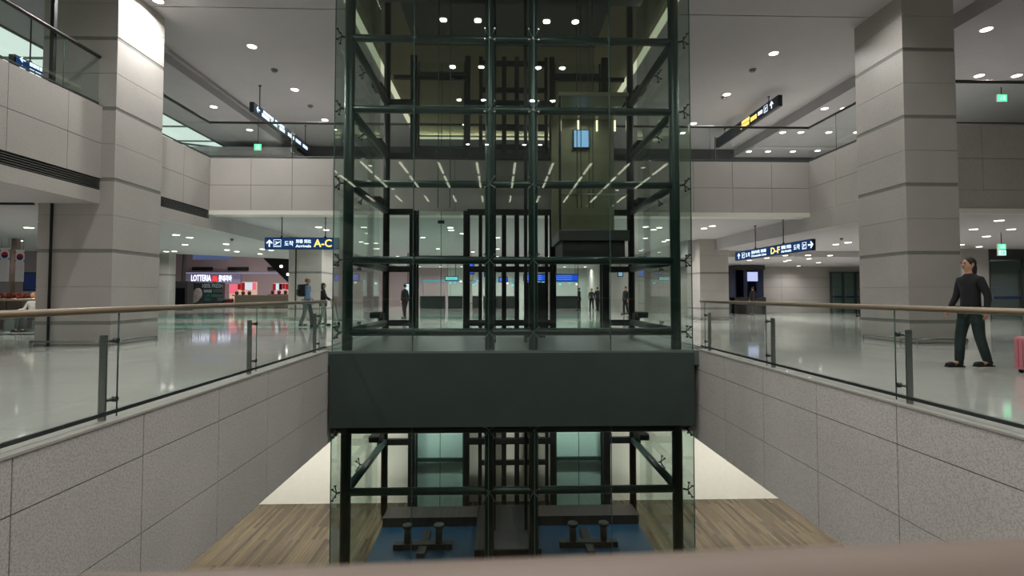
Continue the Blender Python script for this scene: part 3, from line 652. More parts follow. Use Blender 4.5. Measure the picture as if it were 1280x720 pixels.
p = P(322, 188, 21); exit_sign(p.x, 21, p.z, .3, .27, 1, 'small green exit sign on the upper level left of the lift tower', ZL)
p = P(1253, 127, 17); exit_sign(p.x, 17, p.z, .36, .26, 1, 'small green exit sign above the glass railing at the upper right', ZL)
p = P(1253, 319.5, 17.2); exit_sign(p.x, 17.2, p.z, .29, .2, 2, 'green exit sign of two boxes right of the big right column', ZS)
# ------------------------------------------------------------------ doors
def glass_doors(x0, x1, y, z1, n, label_n, leaf_open=True):
    o = bpy.data.objects.new('door_%d' % label_n, None); C.objects.link(o); o.location = ((x0+x1)/2, y, 0); o['kind'] = 'structure'
    fr = MB(); w = (x1-x0)/n
    fr.box(x0-.06, x1+.06, y-.06, y+.06, z1-.1, z1)
    for i in range(n+1): fr.box(x0+w*i-.05, x0+w*i+.05, y-.06, y+.06, 0, z1)
    fr.build('door_frame', DSTEEL, o)
    for i in range(n):
        MB().box(x0+w*i+.05, x0+w*(i+1)-.05, y-.01, y+.01, .06, z1-.1).build('door_leaf', glass('door_glass', (.74, .86, .83), .07) if 'door_glass' not in MC else MC['door_glass'], o)
        MB().box(x0+w*i+.05, x0+w*(i+1)-.05, y-.025, y-.012, 1.0, 1.12).build('push_band', mat('navy_band', (32, 52, 96), .4), o)
        MB().cyl((x0+w*i+.12, y-.08, .8), (x0+w*i+.12, y-.08, 1.5), .018, 8).build('pull_handle', STEEL, o)
    return o
p = P(1037, 368, 33.9); q = P(1083, 368, 33.9)
glass_doors(p.x, q.x, 33.75, 2.75, 3, 1)
p = P(1236, 368, 23.8); glass_doors(p.x, p.x+6.4, 23.8, 2.98, 4, 2)
struct(MB().box(p.x-3.5, p.x-.06, 23.7, 24, 0, ZS).build('wall_door_side', STONE))
struct(MB().box(p.x-.06, 28, 23.7, 24, 2.98, ZS).build('wall_door_head', mat('dark_door_head', (60, 62, 60), .5)))
# ------------------------------------------------------------------ kiosk far right
kx0, kx1 = P(924, 368, 31).x, P(963, 368, 31).x
o = thing('ticket_kiosk', ((kx0+kx1)/2, 32, 0), 'dark navy service kiosk with a lit sign, right of the small column', 'kiosk')
NV = mat('navy_kiosk', (26, 36, 66), .4); w = kx1-kx0
MB().box(kx0, kx1, 31.6, 33.5, 2.75, 3.05).build('header', mat('kiosk_brown', (44, 38, 34), .5), o)
for a, c in ((0, .05), (.30, .42), (.72, .95)): MB().box(kx0+w*a, kx0+w*c, 31.6, 33.4, 0, 2.75).build('pillar', NV, o)
MB().box(kx0, kx1, 31.5, 32.3, 0, 1.05, bev=.02).build('counter', mat('kiosk_brown2', (40, 36, 34), .5), o)
MB().box(kx0+w*.42, kx0+w*.74, 31.52, 31.6, 2.05, 2.62).build('lit_sign', emit('kiosk_sign', (200, 210, 255), 1.3), o)
MB().box(kx0, kx1, 33.35, 33.5, 0, 2.75).build('back_wall', mat('kiosk_back', (150, 146, 138), .6), o)
# ------------------------------------------------------------------ food court on the far left
fy = 47
def PX(x, Y): return P(x, 368, Y).x
o = thing('shop_fascia', (PX(265, fy), fy, 0), 'pale violet shop fascia with glowing white lettering above dark menu boards', 'shop sign')
z0 = P(265, 355, fy).z; z1 = P(265, 342, fy).z; xa, xb = PX(232, fy), PX(300, fy)
MB().box(xa, xb, fy, fy+.3, z0, z1).build('fascia_board', mat('violet_fascia', (150, 140, 170), .5), o)
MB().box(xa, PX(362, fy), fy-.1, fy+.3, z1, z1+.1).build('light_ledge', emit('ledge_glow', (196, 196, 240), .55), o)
text('LOTTERIA', .78, emit('shop_letters', (235, 235, 255), 2.6), o, (PX(238.5, fy), fy-.03, P(0, 351, fy).z), bold=.012, width=PX(263.5, fy)-PX(238.5, fy))
b = MB(); b.box(PX(265.5, fy), PX(271, fy), fy-.04, fy, P(0, 351.5, fy).z, P(0, 344.8, fy).z, bev=.05); b.build('red_emblem', emit('red_badge', (220, 60, 60), 2), o)
text('롯데리아', .62, MC['shop_letters'], o, (PX(273, fy), fy-.03, P(0, 351, fy).z), bold=.012, width=PX(289.5, fy)-PX(273, fy))
# menu wall
o = thing('menu_board', (PX(262, fy), fy, 0), 'black menu wall with grey chalk-like rows under the glowing shop lettering', 'menu board')
MB().box(PX(239, fy), PX(282.5, fy), fy-.6, fy-.2, 0, P(0, 353.5, fy).z).build('board', mat('menu_black', (18, 24, 26), .5), o)
GT = emit('menu_text', (150, 165, 160), .55); GT2 = emit('menu_text_green', (60, 110, 100), .5)
for (x0, x1, y, s, m, tx) in ((252, 278, 359.5, .5, GT, '100% FRESH'), (255, 265, 365.5, .36, GT, 'BURGER'), (256, 272, 371.5, .42, GT2, 'CAFE MENU'), (256, 264, 376, .34, GT2, 'DRINK')):
    t = text(tx, s, m, o, (PX(x0, fy-.6), fy-.63, P(0, y, fy-.6).z), bold=.01, width=PX(x1, fy)-PX(x0, fy))
for (x0, x1, ya, yb) in ((256, 265, 365, 362), (266.5, 279, 365.5, 361), (266.5, 280, 371, 368), (272, 281, 376, 372)):
    MB().box(PX(x0, fy-.6), PX(x1, fy-.6), fy-.62, fy-.6, P(0, ya, fy-.6).z, P(0, yb, fy-.6).z).build('menu_panel', mat('menu_panel_grey', (52, 66, 66), .5), o)
b = MB(); b.ball((PX(247, fy), fy-.62, P(0, 371, fy-.6).z), (.55, .05, .55), 16); b.ball((PX(252.5, fy), fy-.64, P(0, 367, fy-.6).z), (.4, .05, .5), 16); b.build('food_picture', mat('burger_grey', (120, 116, 108), .6, var=.3, scale=3), o)
# red food stalls
def stall(xa, xb, ya, yb, label, cols):
    o = thing('food_stall', (PX((xa+xb)/2, fy), fy, 0), label, 'food stall', 'bright food stalls')
    zt, zb = P(0, ya, fy).z, P(0, yb, fy).z
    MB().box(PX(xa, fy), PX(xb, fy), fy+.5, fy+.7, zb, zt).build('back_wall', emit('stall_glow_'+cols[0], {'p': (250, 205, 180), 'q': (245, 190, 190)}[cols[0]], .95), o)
    rr = random.Random(int(xa))
    n = len(cols[1]); w = (xb-xa)/n
    for i, cc in enumerate(cols[1]):
        c = {'r': (190, 40, 44), 'w': (225, 240, 255), 'k': (60, 20, 20), 'p': (255, 120, 140)}[cc]
        MB().box(PX(xa+w*i+.4, fy), PX(xa+w*i+w-.4, fy), fy+.40, fy+.49, zb+(zt-zb)*rr.uniform(.3, .5), zt-(zt-zb)*.06).build('menu_picture', emit('menu_pic_'+cc, c, 1.2 if cc in 'wp' else .8), o)
    b = MB(); b.box(PX(xa, fy), PX(xb, fy), fy-.5, fy, zb-.1, zb); b.build('counter_top', mat('stall_counter', (120, 70, 60), .5), o)
    for i in range(3):
        MB().ball((PX(xa+(xb-xa)*(i+.5)/3, fy), fy-.2, zb+.16), (.16, .16, .2), 10).build('food_display', mat('display_dark', (60, 24, 20), .6), o)
stall(283, 293.5, 353.5, 378, 'glowing peach-lit stall end next to the black menu wall', ('p', 'p'))
stall(293.5, 317, 352, 368.5, 'bright food stall with red and white menu pictures right of the menu wall', ('p', 'rrwwp'))
stall(338, 362, 353.5, 367.5, 'bright pink food stall under the dark escalator', ('q', 'rwkrrp'))
o = tag(MB().box(PX(296, fy-1), PX(362, fy-1), fy-1.4, fy-1, 0, P(0, 369, fy-1).z, bev=.03).build('service_counter', mat('olive_counter', (78, 74, 58), .5)), 'long low olive-brown service counter before the food stalls', 'counter')
o = thing('drinks_cabinet', (PX(226, 40), 40, 0), 'tall black cabinet left of the black menu wall', 'cabinet')
MB().box(PX(217.5, 40), PX(238, 40), 39.6, 40.4, 0, P(0, 351, 39.6).z, bev=.03).build('body', BLK, o); MB().box(PX(220, 40), PX(235, 40), 39.57, 39.6, .3, 1.7).build('door', mat('black_glass', (10, 12, 14), .1), o)
b = MB(); p, q = P(229, 352, 44), P(233, 323, 44); b.cyl((p.x, 44, p.z), (q.x, 44, 7.9), .16, 10); tag(b.build('duct_pipe', mat('dark_pipe', (40, 36, 36), .5)), 'dark slanting pipe rising behind the black cabinet', 'pipe')
# glowing strips that paint a bluish reflection by the soffit edge
o = thing('reflection_band', (PX(264, 50), 50, P(0, 321, 50).z), 'bluish glowing band painting a reflection high above the shop lettering', 'painted reflection')
for i in range(8): MB().box(PX(240+6*i, 50), PX(245.4+6*i, 50), 50, 50.1, P(0, 324, 50).z, P(0, 317, 50).z).build('glow_strip', emit('blue_reflection', (120, 140, 190), .5), o)
for k, px in enumerate((250, 295, 345)):
    p = P(px, 336, 51.5); tag(MB().box(p.x-1, p.x+1, 51.85, 52, p.z-.15, p.z+.2).build('air_grille', BLK), 'dark air outlet on the mauve wall over the counters, %s from the left' % ('first', 'second', 'third')[k], 'air outlet', 'air outlets on the mauve wall')
# escalator underside
o = thing('escalator', (PX(350, 35), 35, 0), 'black escalator flank slanting down to the right behind the left small column', 'escalator')
pts = [P(331, 325, 30), P(362, 328, 30), P(374, 340, 30), P(374, 368, 30)]
e = MB(); e.prism([tuple(v) for v in (P(318, 312, 35), P(366, 312, 35), P(380, 322, 35), P(380, 373, 35))], (0, 1.6, 0)); e.build('truss', BLK, o)
for px, py in ((351.5, 333), (360, 343)):
    p = P(px, py, 34.98); MB().cyl((p.x, 34.95, p.z), (p.x, 35.0, p.z), .09, 12).build('lamp_reflection', LENS, o)  # glowing discs imitate lamps reflected in the dark flank
# ------------------------------------------------------------------ flags and things at the far left
for k, (xa, xb) in enumerate(((-1, 12), (18.5, 30.5))):
    Y = 20; p = P(xa, 352, Y); q = P(xb, 309.5 if k == 0 else 312, Y)
    o = thing('flag_banner', ((p.x+q.x)/2, Y, p.z), 'white hanging flag banner with red and blue roundel, %s of the two' % ('left' if k == 0 else 'right'), 'flag', 'hanging flag banners')
    MB().box(p.x, q.x, Y, Y+.012, p.z, q.z).build('cloth', mat('flag_white', (236, 228, 232), .8, var=.02), o)
    cx = (p.x+q.x)/2; cz = q.z-.28; r = .125
    for nm, c, s in (('red_half', (196, 40, 60), 1), ('blue_half', (30, 50, 120), -1)):
        b = MB(); b.prism([(cx+r*math.cos(t*PI/10)*1, Y-.004, cz+s*r*math.sin(t*PI/10)) for t in range(11)], (0, .003, 0)); b.build(nm, mat(nm, c, .7, var=.02), o)
    for dx, dz in ((-1, 1), (1, 1), (-1, -1), (1, -1)):
        b = MB()
        for j in range(3): b.box(cx+dx*.17-.035, cx+dx*.17+.035, Y-.004, Y-.001, cz+dz*.16+.022*j-.02, cz+dz*.16+.022*j-.008)
        b.build('trigram', BLK, o)
    MB().cyl((p.x-.02, Y, q.z+.01), (q.x+.02, Y, q.z+.01), .012, 8).build('top_rod', STEEL, o)
    b = MB(); [b.cyl((x, Y, q.z), (x, Y, ZS), .005, 6) for x in (p.x+.03, q.x-.03)]; b.build('cord', BLACK, o)
p = P(15, 368, 20.2); tag(MB().box(p.x-.09, p.x+.09, 20.2, 20.4, 0, ZS, bev=.01).build('support_post', mat('brown_post', (120, 100, 90), .5)), 'brown square post standing between the two flag banners', 'post')
# flower boxes
for k, px in enumerate((4, 25)):
    Y = 18.6; p = P(px, 376, Y)
    o = thing('flower_box', (p.x, Y, 0), 'planter box of red-brown flowers under the %s flag banner' % ('left', 'right')[k], 'planter', 'flower boxes')
    MB().box(p.x-.27, p.x+.27, Y-.2, Y+.2, 0, 1.0, bev=.02).build('box', mat('planter_brown', (70, 56, 48), .6), o)
    b = MB(); rr = random.Random(k)
    for i in range(46):
        b.ball((p.x+rr.uniform(-.25, .25), Y+rr.uniform(-.18, .18), 1.03+rr.uniform(0, .22)), (.055, .055, .045), 6)
    b.build('flowers', mat('flowers_red', (150, 62, 50), .7, var=.5, scale=14), o)['kind'] = 'stuff'
    b = MB()
    for i in range(60):
        x, y, z = p.x+rr.uniform(-.25, .25), Y+rr.uniform(-.2, .2), 1.0+rr.uniform(0, .2); t = rr.uniform(0, 6.28)
        b.prism([(x, y, z), (x+.05*math.cos(t), y+.05*math.sin(t), z+.05), (x+.12*math.cos(t), y+.12*math.sin(t), z+.04)], (0, .004, .012))
    b.build('leaves', mat('leaf_dark', (40, 62, 36), .6, var=.3), o)['kind'] = 'stuff'
p = P(44, 352, 22.4); o = thing('wall_monitor', (p.x, 22.4, p.z), 'dim blue lit screen on the dark wall behind the seated person', 'screen')
MB().box(p.x-.45, p.x+.45, 22.35, 22.45, p.z-.4, p.z+.4).build('casing', BLK, o); MB().box(p.x-.4, p.x+.4, 22.34, 22.35, p.z-.35, p.z+.35).build('display', emit('dim_blue', (50, 66, 110), .35), o)
# ------------------------------------------------------------------ things behind the tower
FB = emit('flight_board_blue', (30, 90, 235), 1.5); CY = emit('cyan_lights', (120, 230, 235), 1.6)
def board(x0, x1, ya, yb, Y, label, em=FB):
    p, q = P(x0, yb, Y), P(x1, ya, Y)
    o = thing('information_screen', ((p.x+q.x)/2, Y, p.z), label, 'screen', 'blue information screens')
    MB().box(p.x-.05, q.x+.05, Y, Y+.12, p.z-.05, q.z+.05, bev=.01).build('casing', BLK, o)
    MB().box(p.x, q.x, Y-.006, Y, p.z, q.z).build('display', em, o)
    n = 3
    b = MB()
    for i in range(n):
        z = p.z+(q.z-p.z)*(i+.6)/n*.95; b.box(p.x+.05, p.x+(q.x-p.x)*.75, Y-.012, Y-.006, z-.012, z+.012)
    b.build('text_rows', emit('row_text', (170, 210, 255), 1.2), o)
    for x in (p.x+.15, q.x-.15): MB().cyl((x, Y+.06, q.z), (x, Y+.06, 3.9), .015, 6).build('hanger_rod', BLACK, o)
board(582, 592, 329, 342, 33, 'upright blue information screen left of centre behind the lift tower')
board(606, 614, 336, 345, 33, 'small blue information screen directly behind the left middle tower post')
board(655, 684, 343.5, 350.5, 33, 'wide blue information screen behind the right middle tower post')
board(693, 722, 343.5, 351, 33, 'wide blue information screen right of the middle posts, above the counters')
board(624, 634, 347, 352, 36, 'tiny blue information screen in the middle between the centre posts')
board(557, 572, 346, 350, 36, 'small cyan lit panel behind the left lift shaft', CY)
board(677, 684, 352, 356, 36, 'tiny cyan lit panel below the wide blue screens', CY)
board(773, 778, 338, 345, 36, 'small pale screen framed by the right rear tower posts', emit('pale_screen', (150, 200, 240), 1.2))
board(507, 512, 355, 370, 33, 'bright white upright panel behind the left rear tower posts', emit('white_panel', (225, 240, 245), 1.6))
for k in range(9): downlight(-7.5+2*k, 49.5, 3.9, .12, 110, 'small added downlight brightening the far end wall of the hall behind the lift tower', 'added hall end wall lamps')  # row of lamps added to brighten the hall's end wall
rr = random.Random(9)
for k, px in enumerate((563, 569, 576, 592, 597, 634, 641, 648, 658, 665, 672, 683, 700, 712, 721)):  # made-up lamps, added as points of light in the dark far hall
    p = P(px, 351+rr.uniform(0, 6), 40); em_ = (CY, MC['row_text'], emit('warm_point', (255, 240, 220), 2.2))[k % 3]
    o = thing('added_pendant', (p.x, 40, p.z), 'tiny made-up hanging lamp glowing far behind the lift tower above the desks', 'lamp', 'added tiny pendant lamps behind the tower')
    MB().ball((p.x, 40, p.z), (.11, .11, .08), 12).build('globe', em_, o); MB().cyl((p.x, 40, p.z+.06), (p.x, 40, 3.9), .008, 6).build('cord', BLACK, o)
# check-in counters row
for k, (xa, xb) in enumerate(((525, 556), (560, 600), (604, 645), (660, 690), (694, 726))):
    Y = 44; o = thing('service_desk', (PX((xa+xb)/2, Y), Y, 0), 'dark service desk far behind the lift tower, %s of five from the left' % ('first', 'second', 'third', 'fourth', 'fifth')[k], 'desk', 'far service desks')
    MB().box(PX(xa, Y), PX(xb, Y), Y, Y+.8, 0, 1.05, bev=.03).build('body', mat('desk_dark', (48, 54, 54), .4), o)
    MB().box(PX(xa, Y)-.05, PX(xb, Y)+.05, Y-.08, Y+.88, 1.05, 1.1).build('top', mat('desk_top', (120, 124, 120), .3), o)
    MB().box(PX(xa, Y)+.1, PX(xb, Y)-.1, Y+.7, Y+.78, 2.3, 2.5).build('lit_header', emit('desk_header', (130, 200, 215), .9), o)
    b = MB(); [b.cyl((x, Y+.74, 1.1), (x, Y+.74, 2.3), .025, 6) for x in (PX(xa, Y)+.15, PX(xb, Y)-.15)]; b.build('header_post', STEEL, o)
# basement camera
p = P(897, 571, 13); o = thing('security_camera', (p.x, 13, -2.02), 'small dark camera on the basement soffit right of the tower', 'camera')
MB().box(p.x-.08, p.x+.08, 12.9, 13.15, -2.17, -2.08, bev=.02).build('body', BLACK, o); MB().cyl((p.x, 13, -2.09), (p.x, 13, -2.02), .03, 8).build('mount', BLACK, o)
# ------------------------------------------------------------------ people
SKIN = mat('skin', (196, 150, 124), .55, var=.04)
def skin_obj(name, chains, m, parent, sub=1):
    """chains: list of [(x,y,z,r), ...]; the first vertex of a later chain may repeat an earlier one (then they join)"""
    verts = []; rad = []; edges = []; idx = {}
    for ch in chains:
        prev = None
        for (x, y, z, r) in ch:
            k = (round(x, 4), round(y, 4), round(z, 4))
            if k not in idx: idx[k] = len(verts); verts.append((x, y, z)); rad.append(r)
            i = idx[k]
            if prev is not None: edges.append((prev, i))
            prev = i
    me = bpy.data.meshes.new(name); bm = bmesh.new(); lay = bm.verts.layers.skin.verify(); vs = [bm.verts.new(v) for v in verts]
    for a, c in edges: bm.edges.new((vs[a], vs[c]))
    for v, r in zip(vs, rad):
        rr = r if isinstance(r, tuple) else (r, r); v[lay].radius = rr
    vs[0][lay].use_root = True
    bm.to_mesh(me); bm.free()
    tmp = bpy.data.objects.new(name, me); C.objects.link(tmp)
    sk = tmp.modifiers.new('skin', 'SKIN'); sk.use_smooth_shade = True; sk.branch_smoothing = .3
    sb = tmp.modifiers.new('sub', 'SUBSURF'); sb.levels = sub; sb.render_levels = sub
    out = bpy.data.meshes.new_from_object(tmp.evaluated_get(bpy.context.evaluated_depsgraph_get()))
    bpy.data.objects.remove(tmp); out.materials.clear(); out.materials.append(m)
    for p in out.polygons: p.use_smooth = True
    o = bpy.data.objects.new(name, out); C.objects.link(o); o.parent = parent; return o
def person(label, loc, rz, h=1.75, step=0., sit=False, shirt=(40, 42, 46), trou=(40, 42, 46), hair=(24, 20, 18), arms=((.02, .0), (.02, .0)), shoes=(30, 30, 30), longhair=False, bald=False, group=None, lean=0.0):
    """faces local +y.  arms: (elbow forward, wrist forward, wrist up) per side"""
    o = thing('person', loc, label, 'person', group)
    s = h/1.75; zp = .93
    dz = -.45 if sit else 0
    V = lambda x, y, z, r: (x*s, (y+lean*max(0, z-.9))*s, (z+dz)*s, (r[0]*s, r[1]*s) if isinstance(r, tuple) else r*s)
    def W(x, y, z, r): return (x*s, y*s, z*s, r*s if not isinstance(r, tuple) else (r[0]*s, r[1]*s))
    body = [[V(0, 0, .95, (.13, .10)), V(0, 0, 1.10, (.12, .09)), V(0, .0, 1.27, (.14, .10)), V(0, 0, 1.42, (.12, .085)), V(0, .005, 1.49, .055), V(0, .012, 1.56, .052), V(0, .02, 1.62, (.068, .078)), V(0, .015, 1.69, (.072, .085)), V(0, .0, 1.73, (.05, .06))]]
    arm = {}
    for k, sx in enumerate((-1, 1)):
        a = arms[k]; ef, wf = a[0], a[1]; wu = a[2] if len(a) > 2 else 0
        sh = V(sx*.17, 0, 1.42, .052); el = V(sx*.225, -.03+ef, 1.15+wu*.15, .038); wr = V(sx*.235, .02+wf, .91+wu, .026); arm[sx] = (sh, el, wr)
        body.append([V(0, 0, 1.42, (.12, .085)), sh, el, wr])
    legs = {}
    for k, sx in enumerate((-1, 1)):
        if sit:
            hp = W(sx*.09, .02, .50, .085); kn = W(sx*.11, .44, .50, .058); an = W(sx*.11, .46, .10, .036); toe = W(sx*.11, .60, .035, .03)
        else:
            st = step*sx
            hp = W(sx*.09, 0, .90, .085); kn = W(sx*.095, st*.5+.03, .50, .055); an = W(sx*.095, st-.01 if st > 0 else st-.03, .09 if st >= 0 else .12, .034); toe = W(sx*.10, (st if st > 0 else st)+.14, .03, .028)
        legs[sx] = (hp, kn, an, toe)
        body.append([V(0, 0, .95, (.13, .10)) if not sit else V(0, 0, .95, (.13, .10)), hp, kn, an, toe])
    bo = skin_obj('body', body, SKIN, o, 1)
    # hands: palm, four fingers, thumb; head details -- joined into the body mesh
    bm = bmesh.new(); bm.from_mesh(bo.data)
    hb = MB(); hb.bm.free(); hb.bm = bm
    for sx in (-1, 1):
        sh, el, wr = arm[sx]; w = Vector(wr[:3]); d = (w-Vector(el[:3])).normalized(); n = Vector((sx, 0, 0)); n = (n-d*n.dot(d)).normalized(); f = d.cross(n)
        hb.cyl(w-d*.01*s, w+d*.085*s, .024*s, 10, .030*s)
        for i, ln in enumerate((.066, .075, .07, .055)):
            b0 = w+d*.08*s+f*(i-1.5)*.017*s; m1 = b0+d*ln*.5*s-n*.006*s; m2 = m1+d*ln*.45*s-n*.02*s
            hb.cyl(b0, m1, .0085*s, 8, .008*s); hb.cyl(m1, m2, .008*s, 8, .006*s)
        t0 = w+d*.02*s+f*.025*s; t1 = t0+(d*.035+f*.03)*s; hb.cyl(t0, t1, .011*s, 8, .009*s); hb.cyl(t1, t1+(d*.03+f*.004)*s, .009*s, 8, .007*s)
    hc = Vector(V(0, .02, 1.655, 0)[:3])
    hb.ball(hc, (.073*s, .092*s, .105*s), 20); hb.ball(hc+Vector((0, .01, -.055))*s, (.055*s, .07*s, .06*s), 14)
    hb.cyl(hc+Vector((0, .085, .012))*s, hc+Vector((0, .108, -.025))*s, .008*s, 8, .016*s)
    for sx in (-1, 1): hb.ball(hc+Vector((sx*.075, -.005, -.005))*s, (.012*s, .02*s, .032*s), 8)
    bm.to_mesh(bo.data); bm.free()
    fb = MB(); 
    for sx in (-1, 1): fb.ball(hc+Vector((sx*.03, .083, .01))*s, (.011*s, .008*s, .008*s), 8); fb.box(*(sorted((hc.x+sx*.015*s, hc.x+sx*.045*s))), hc.y+.084*s, hc.y+.092*s, hc.z+.03*s, hc.z+.036*s)
    e = bpy.data.objects.new('eyes', fb.mesh('eyes', BLK)); C.objects.link(e); e.parent = o
    fb = MB(); fb.ball(hc+Vector((0, .083, -.055))*s, (.022*s, .008*s, .006*s), 10); e = bpy.data.objects.new('mouth', fb.mesh('mouth', mat('lips', (150, 84, 76), .5))); C.objects.link(e); e.parent = o
    # clothes
    g = .016
    top = [[V(0, 0, .83, (.16, .125)), V(0, 0, .92, (.158, .122)), V(0, 0, 1.10, (.15, .115)), V(0, .0, 1.27, (.165, .125)), V(0, 0, 1.42, (.14, .10)), V(0, 0, 1.50, (.082, .08)), V(0, .004, 1.53, (.07, .07))]]
    for sx in (-1, 1):
        sh, el, wr = arm[sx]; q = tuple(Vector(wr[:3])*.93+Vector(el[:3])*.07)
        top.append([V(0, 0, 1.42, (.14, .10)), sh[:3]+(.068*s,), el[:3]+(.053*s,), q+(.040*s,)])
    skin_obj('jacket', top, mat('cloth_%d_%d_%d' % shirt, shirt, .85, var=.12, scale=9), o, 1)
    tr = []
    pel = V(0, 0, .95, (.145, .112))
    for sx in (-1, 1):
        hp, kn, an, toe = legs[sx]
        tr.append([pel, hp[:3]+(.105*s,), kn[:3]+(.075*s,), tuple(Vector(an[:3])+Vector((0, 0, -.035*s)))+(.064*s,)])
    skin_obj('trousers', tr, mat('cloth_%d_%d_%d' % trou, trou, .85, var=.12, scale=9), o, 1)
    for sx in (-1, 1):
        an, toe = Vector(legs[sx][2][:3]), Vector(legs[sx][3][:3]); b = MB(); zz = max(0, min(an.z-.09*s, .1))
        b.box(toe.x-.045*s, toe.x+.045*s, an.y-.07*s, toe.y+.06*s, zz, zz+.025*s, bev=.008*s); b.ball((toe.x, toe.y-.01*s, zz+.045*s), (.044*s, .085*s, .04*s), 12); b.ball((an.x, an.y-.01*s, zz+.06*s), (.043*s, .06*s, .055*s), 12)
        e = bpy.data.objects.new('shoe', b.mesh('shoe', mat('shoe_%d' % shoes[0], shoes, .5))); C.objects.link(e); e.parent = o
    b = MB()
    if bald: b.ball(hc+Vector((0, -.022, .002))*s, (.079*s, .086*s, .085*s), 18)
    else: b.ball(hc+Vector((0, -.018, .022))*s, (.083*s, .096*s, .098*s), 20)
    if longhair: b.ball(hc+Vector((0, -.05, -.07))*s, (.08*s, .06*s, .15*s), 16)
    e = bpy.data.objects.new('hair', b.mesh('hair', mat('hair_%d' % hair[0], hair, .7))); C.objects.link(e); e.parent = o
    o.rotation_euler = (0, 0, rz); return o
def backpack(loc, rz, label, col=(22, 24, 28)):
    o = thing('backpack', (0, 0, 0), label, 'backpack'); m = mat('pack_%d' % col[0], col, .7)
    MB().box(-.16, .16, -.15, .03, -.22, .24, bev=.05).build('bag', m, o); MB().box(-.12, .12, -.2, -.13, -.18, .05, bev=.03).build('front_pocket', m, o)
    for x in (-.1, .1): MB().tube([(x, .02, .2), (x*1.05, .10, .24), (x*1.1, .24, .16), (x*1.1, .25, -.02), (x, .04, -.18)], .016, 8).build('strap', m, o)
    o.location = loc; o.rotation_euler = (0, 0, rz); return o
# man in blue with a black pack
p = PX(384, 19.4)
person('man in blue shirt and grey trousers walking left of the lift tower', (p, 19.4, 0), math.radians(-50), 1.84, step=.16, shirt=(140, 172, 208), trou=(84, 92, 96), hair=(150, 118, 100), arms=((.08, .2, .12), (.0, .06)), bald=True)
backpack((p-.135*1.0, 19.4-.085, 1.36), math.radians(-50), 'black backpack on the back of the man in blue')
p = PX(404, 20.4)
person('person in black clothes pushing a trolley, right behind the man in blue', (p, 20.4, 0), math.radians(-80), 1.66, step=.12, shirt=(20, 22, 24), trou=(30, 32, 36), arms=((.12, .32, .12), (.12, .32, .12)), longhair=True)
o = thing('luggage_trolley', (p+.75, 20.3, 0), 'grey luggage trolley pushed by the person in black', 'trolley')
b = MB(); b.tube([(p+.40, 20.0, 1.02), (p+.40, 20.6, 1.02)], .02); b.tube([(p+.40, 20.05, 1.02), (p+.55, 20.05, .25), (p+1.1, 20.1, .2)], .018); b.tube([(p+.40, 20.55, 1.02), (p+.55, 20.55, .25), (p+1.1, 20.5, .2)], .018); b.build('frame', STEEL, o)
MB().box(p+.5, p+1.1, 20.08, 20.52, .19, .22).build('tray', DSTEEL, o)
for x, y in ((p+.58, 20.1), (p+.58, 20.5), (p+1.05, 20.3)): b = MB(); b.cyl((x, y-.02, .07), (x, y+.02, .07), .07, 12); b.box(x-.012, x+.012, y-.012, y+.012, .09, .2); b.build('wheel', BLACK, o)
# walking person at the right, pulling a pink case
PX_ = PX(1213, 8.35)
person('person in dark clothes walking to the left at the right edge beside the big column', (PX_, 8.35, 0), PI/2, 1.82, step=.14, shirt=(30, 32, 34), trou=(24, 40, 40), shoes=(18, 20, 20), arms=((-.04, -.05, .01), (.05, .12, .02)), longhair=True)
o = thing('suitcase', (8.62, 7.7, 0), 'pink hard-shell suitcase at the right picture edge', 'suitcase')
xs = P(1264, 368, 7.87).x
PK = mat('pink_shell', (214, 128, 140), .4)
MB().box(xs, xs+.28, 7.45, 7.87, .05, .56, bev=.035).build('shell', PK, o)
b = MB(); [b.box(xs-.006, xs+.286, 7.50+.07*i, 7.515+.07*i, .09, .52) for i in range(5)]; b.build('rib', mat('pink_rib', (190, 104, 118), .4), o)
b = MB(); b.tube([(xs+.08, 7.55, .55), (xs+.08, 7.55, .95), (xs+.08, 7.77, .95), (xs+.08, 7.77, .55)], .01, 8); b.build('pull_handle', STEEL, o)
for x in (xs+.05, xs+.23):
    for y in (7.52, 7.8): MB().cyl((x, y-.015, .03), (x, y+.015, .03), .03, 12).build('wheel', BLACK, o)
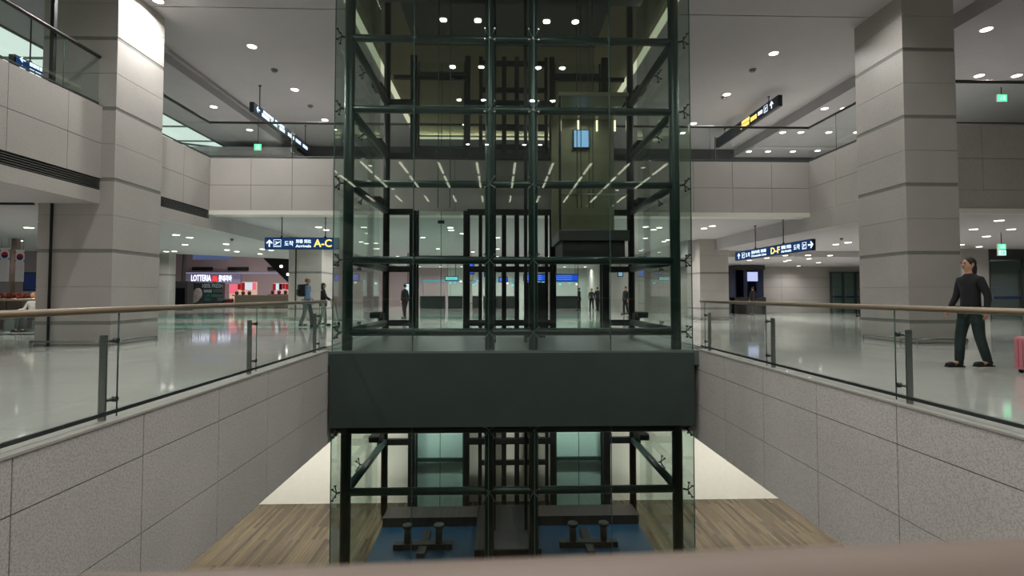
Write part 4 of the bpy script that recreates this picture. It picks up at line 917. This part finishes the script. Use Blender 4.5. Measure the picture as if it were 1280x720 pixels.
# seated person and bench
p = P(46, 368, 17.6)
o = thing('bench', (p.x, 17.5, 0), 'grey bench behind the far left glass railing', 'bench')
MB().box(p.x-.9, p.x+.5, 17.3, 17.8, .40, .45, bev=.01).build('seat', mat('bench_grey', (90, 92, 92), .5), o)
for x in (p.x-.8, p.x+.4): MB().box(x-.03, x+.03, 17.35, 17.75, 0, .40).build('leg', STEEL, o)
person('person in a white top sitting behind the far left railing', (p.x, 17.5, 0), PI, 1.72, sit=True, shirt=(214, 206, 198), trou=(70, 70, 74), hair=(140, 96, 66), arms=((.12, .3, .22), (.12, .3, .25)), longhair=True)
# far people behind the tower
for (px, Y, hh, lab, sh, rz) in ((747, 37, 1.75, 'person in dark coat standing far behind the right lift shaft, the taller of two', (24, 28, 32), 0.3), (739.5, 38.5, 1.66, 'person in grey standing far behind the right lift shaft, left of the taller one', (58, 58, 60), 2.6), (724, 39, 1.7, 'lone dark figure behind the thin ropes of the right lift shaft', (30, 34, 44), 1.2), (782, 31, 1.7, 'dark figure seen between the right rear tower posts', (28, 30, 30), 2), (506, 26, 1.72, 'dark figure seen just left of the left door frame of the tower', (24, 26, 28), 1)):
    person(lab, (PX(px, Y), Y, 0), rz, hh, step=.08, shirt=sh, trou=(26, 28, 32))
person('person in black standing at the navy kiosk on the far right', (PX(941, 30.4), 30.4, 0), .2, 1.68, shirt=(26, 24, 28), trou=(30, 30, 34), hair=(60, 30, 24))
person('person in black half hidden behind the left edge of the big right column', (PX(1077.5, 28), 28, 0), 1.4, 1.72, step=.1, shirt=(20, 22, 26), trou=(22, 24, 28))
# ------------------------------------------------------------------ world and view
w = bpy.data.worlds.new('world'); bpy.context.scene.world = w; w.use_nodes = True
w.node_tree.nodes['Background'].inputs[0].default_value = (.02, .022, .025, 1); w.node_tree.nodes['Background'].inputs[1].default_value = .5
vs = bpy.context.scene.view_settings; vs.view_transform = 'Standard'; vs.look = 'None'; vs.gamma = 1; vs.use_curve_mapping = False; vs.exposure = -0.47
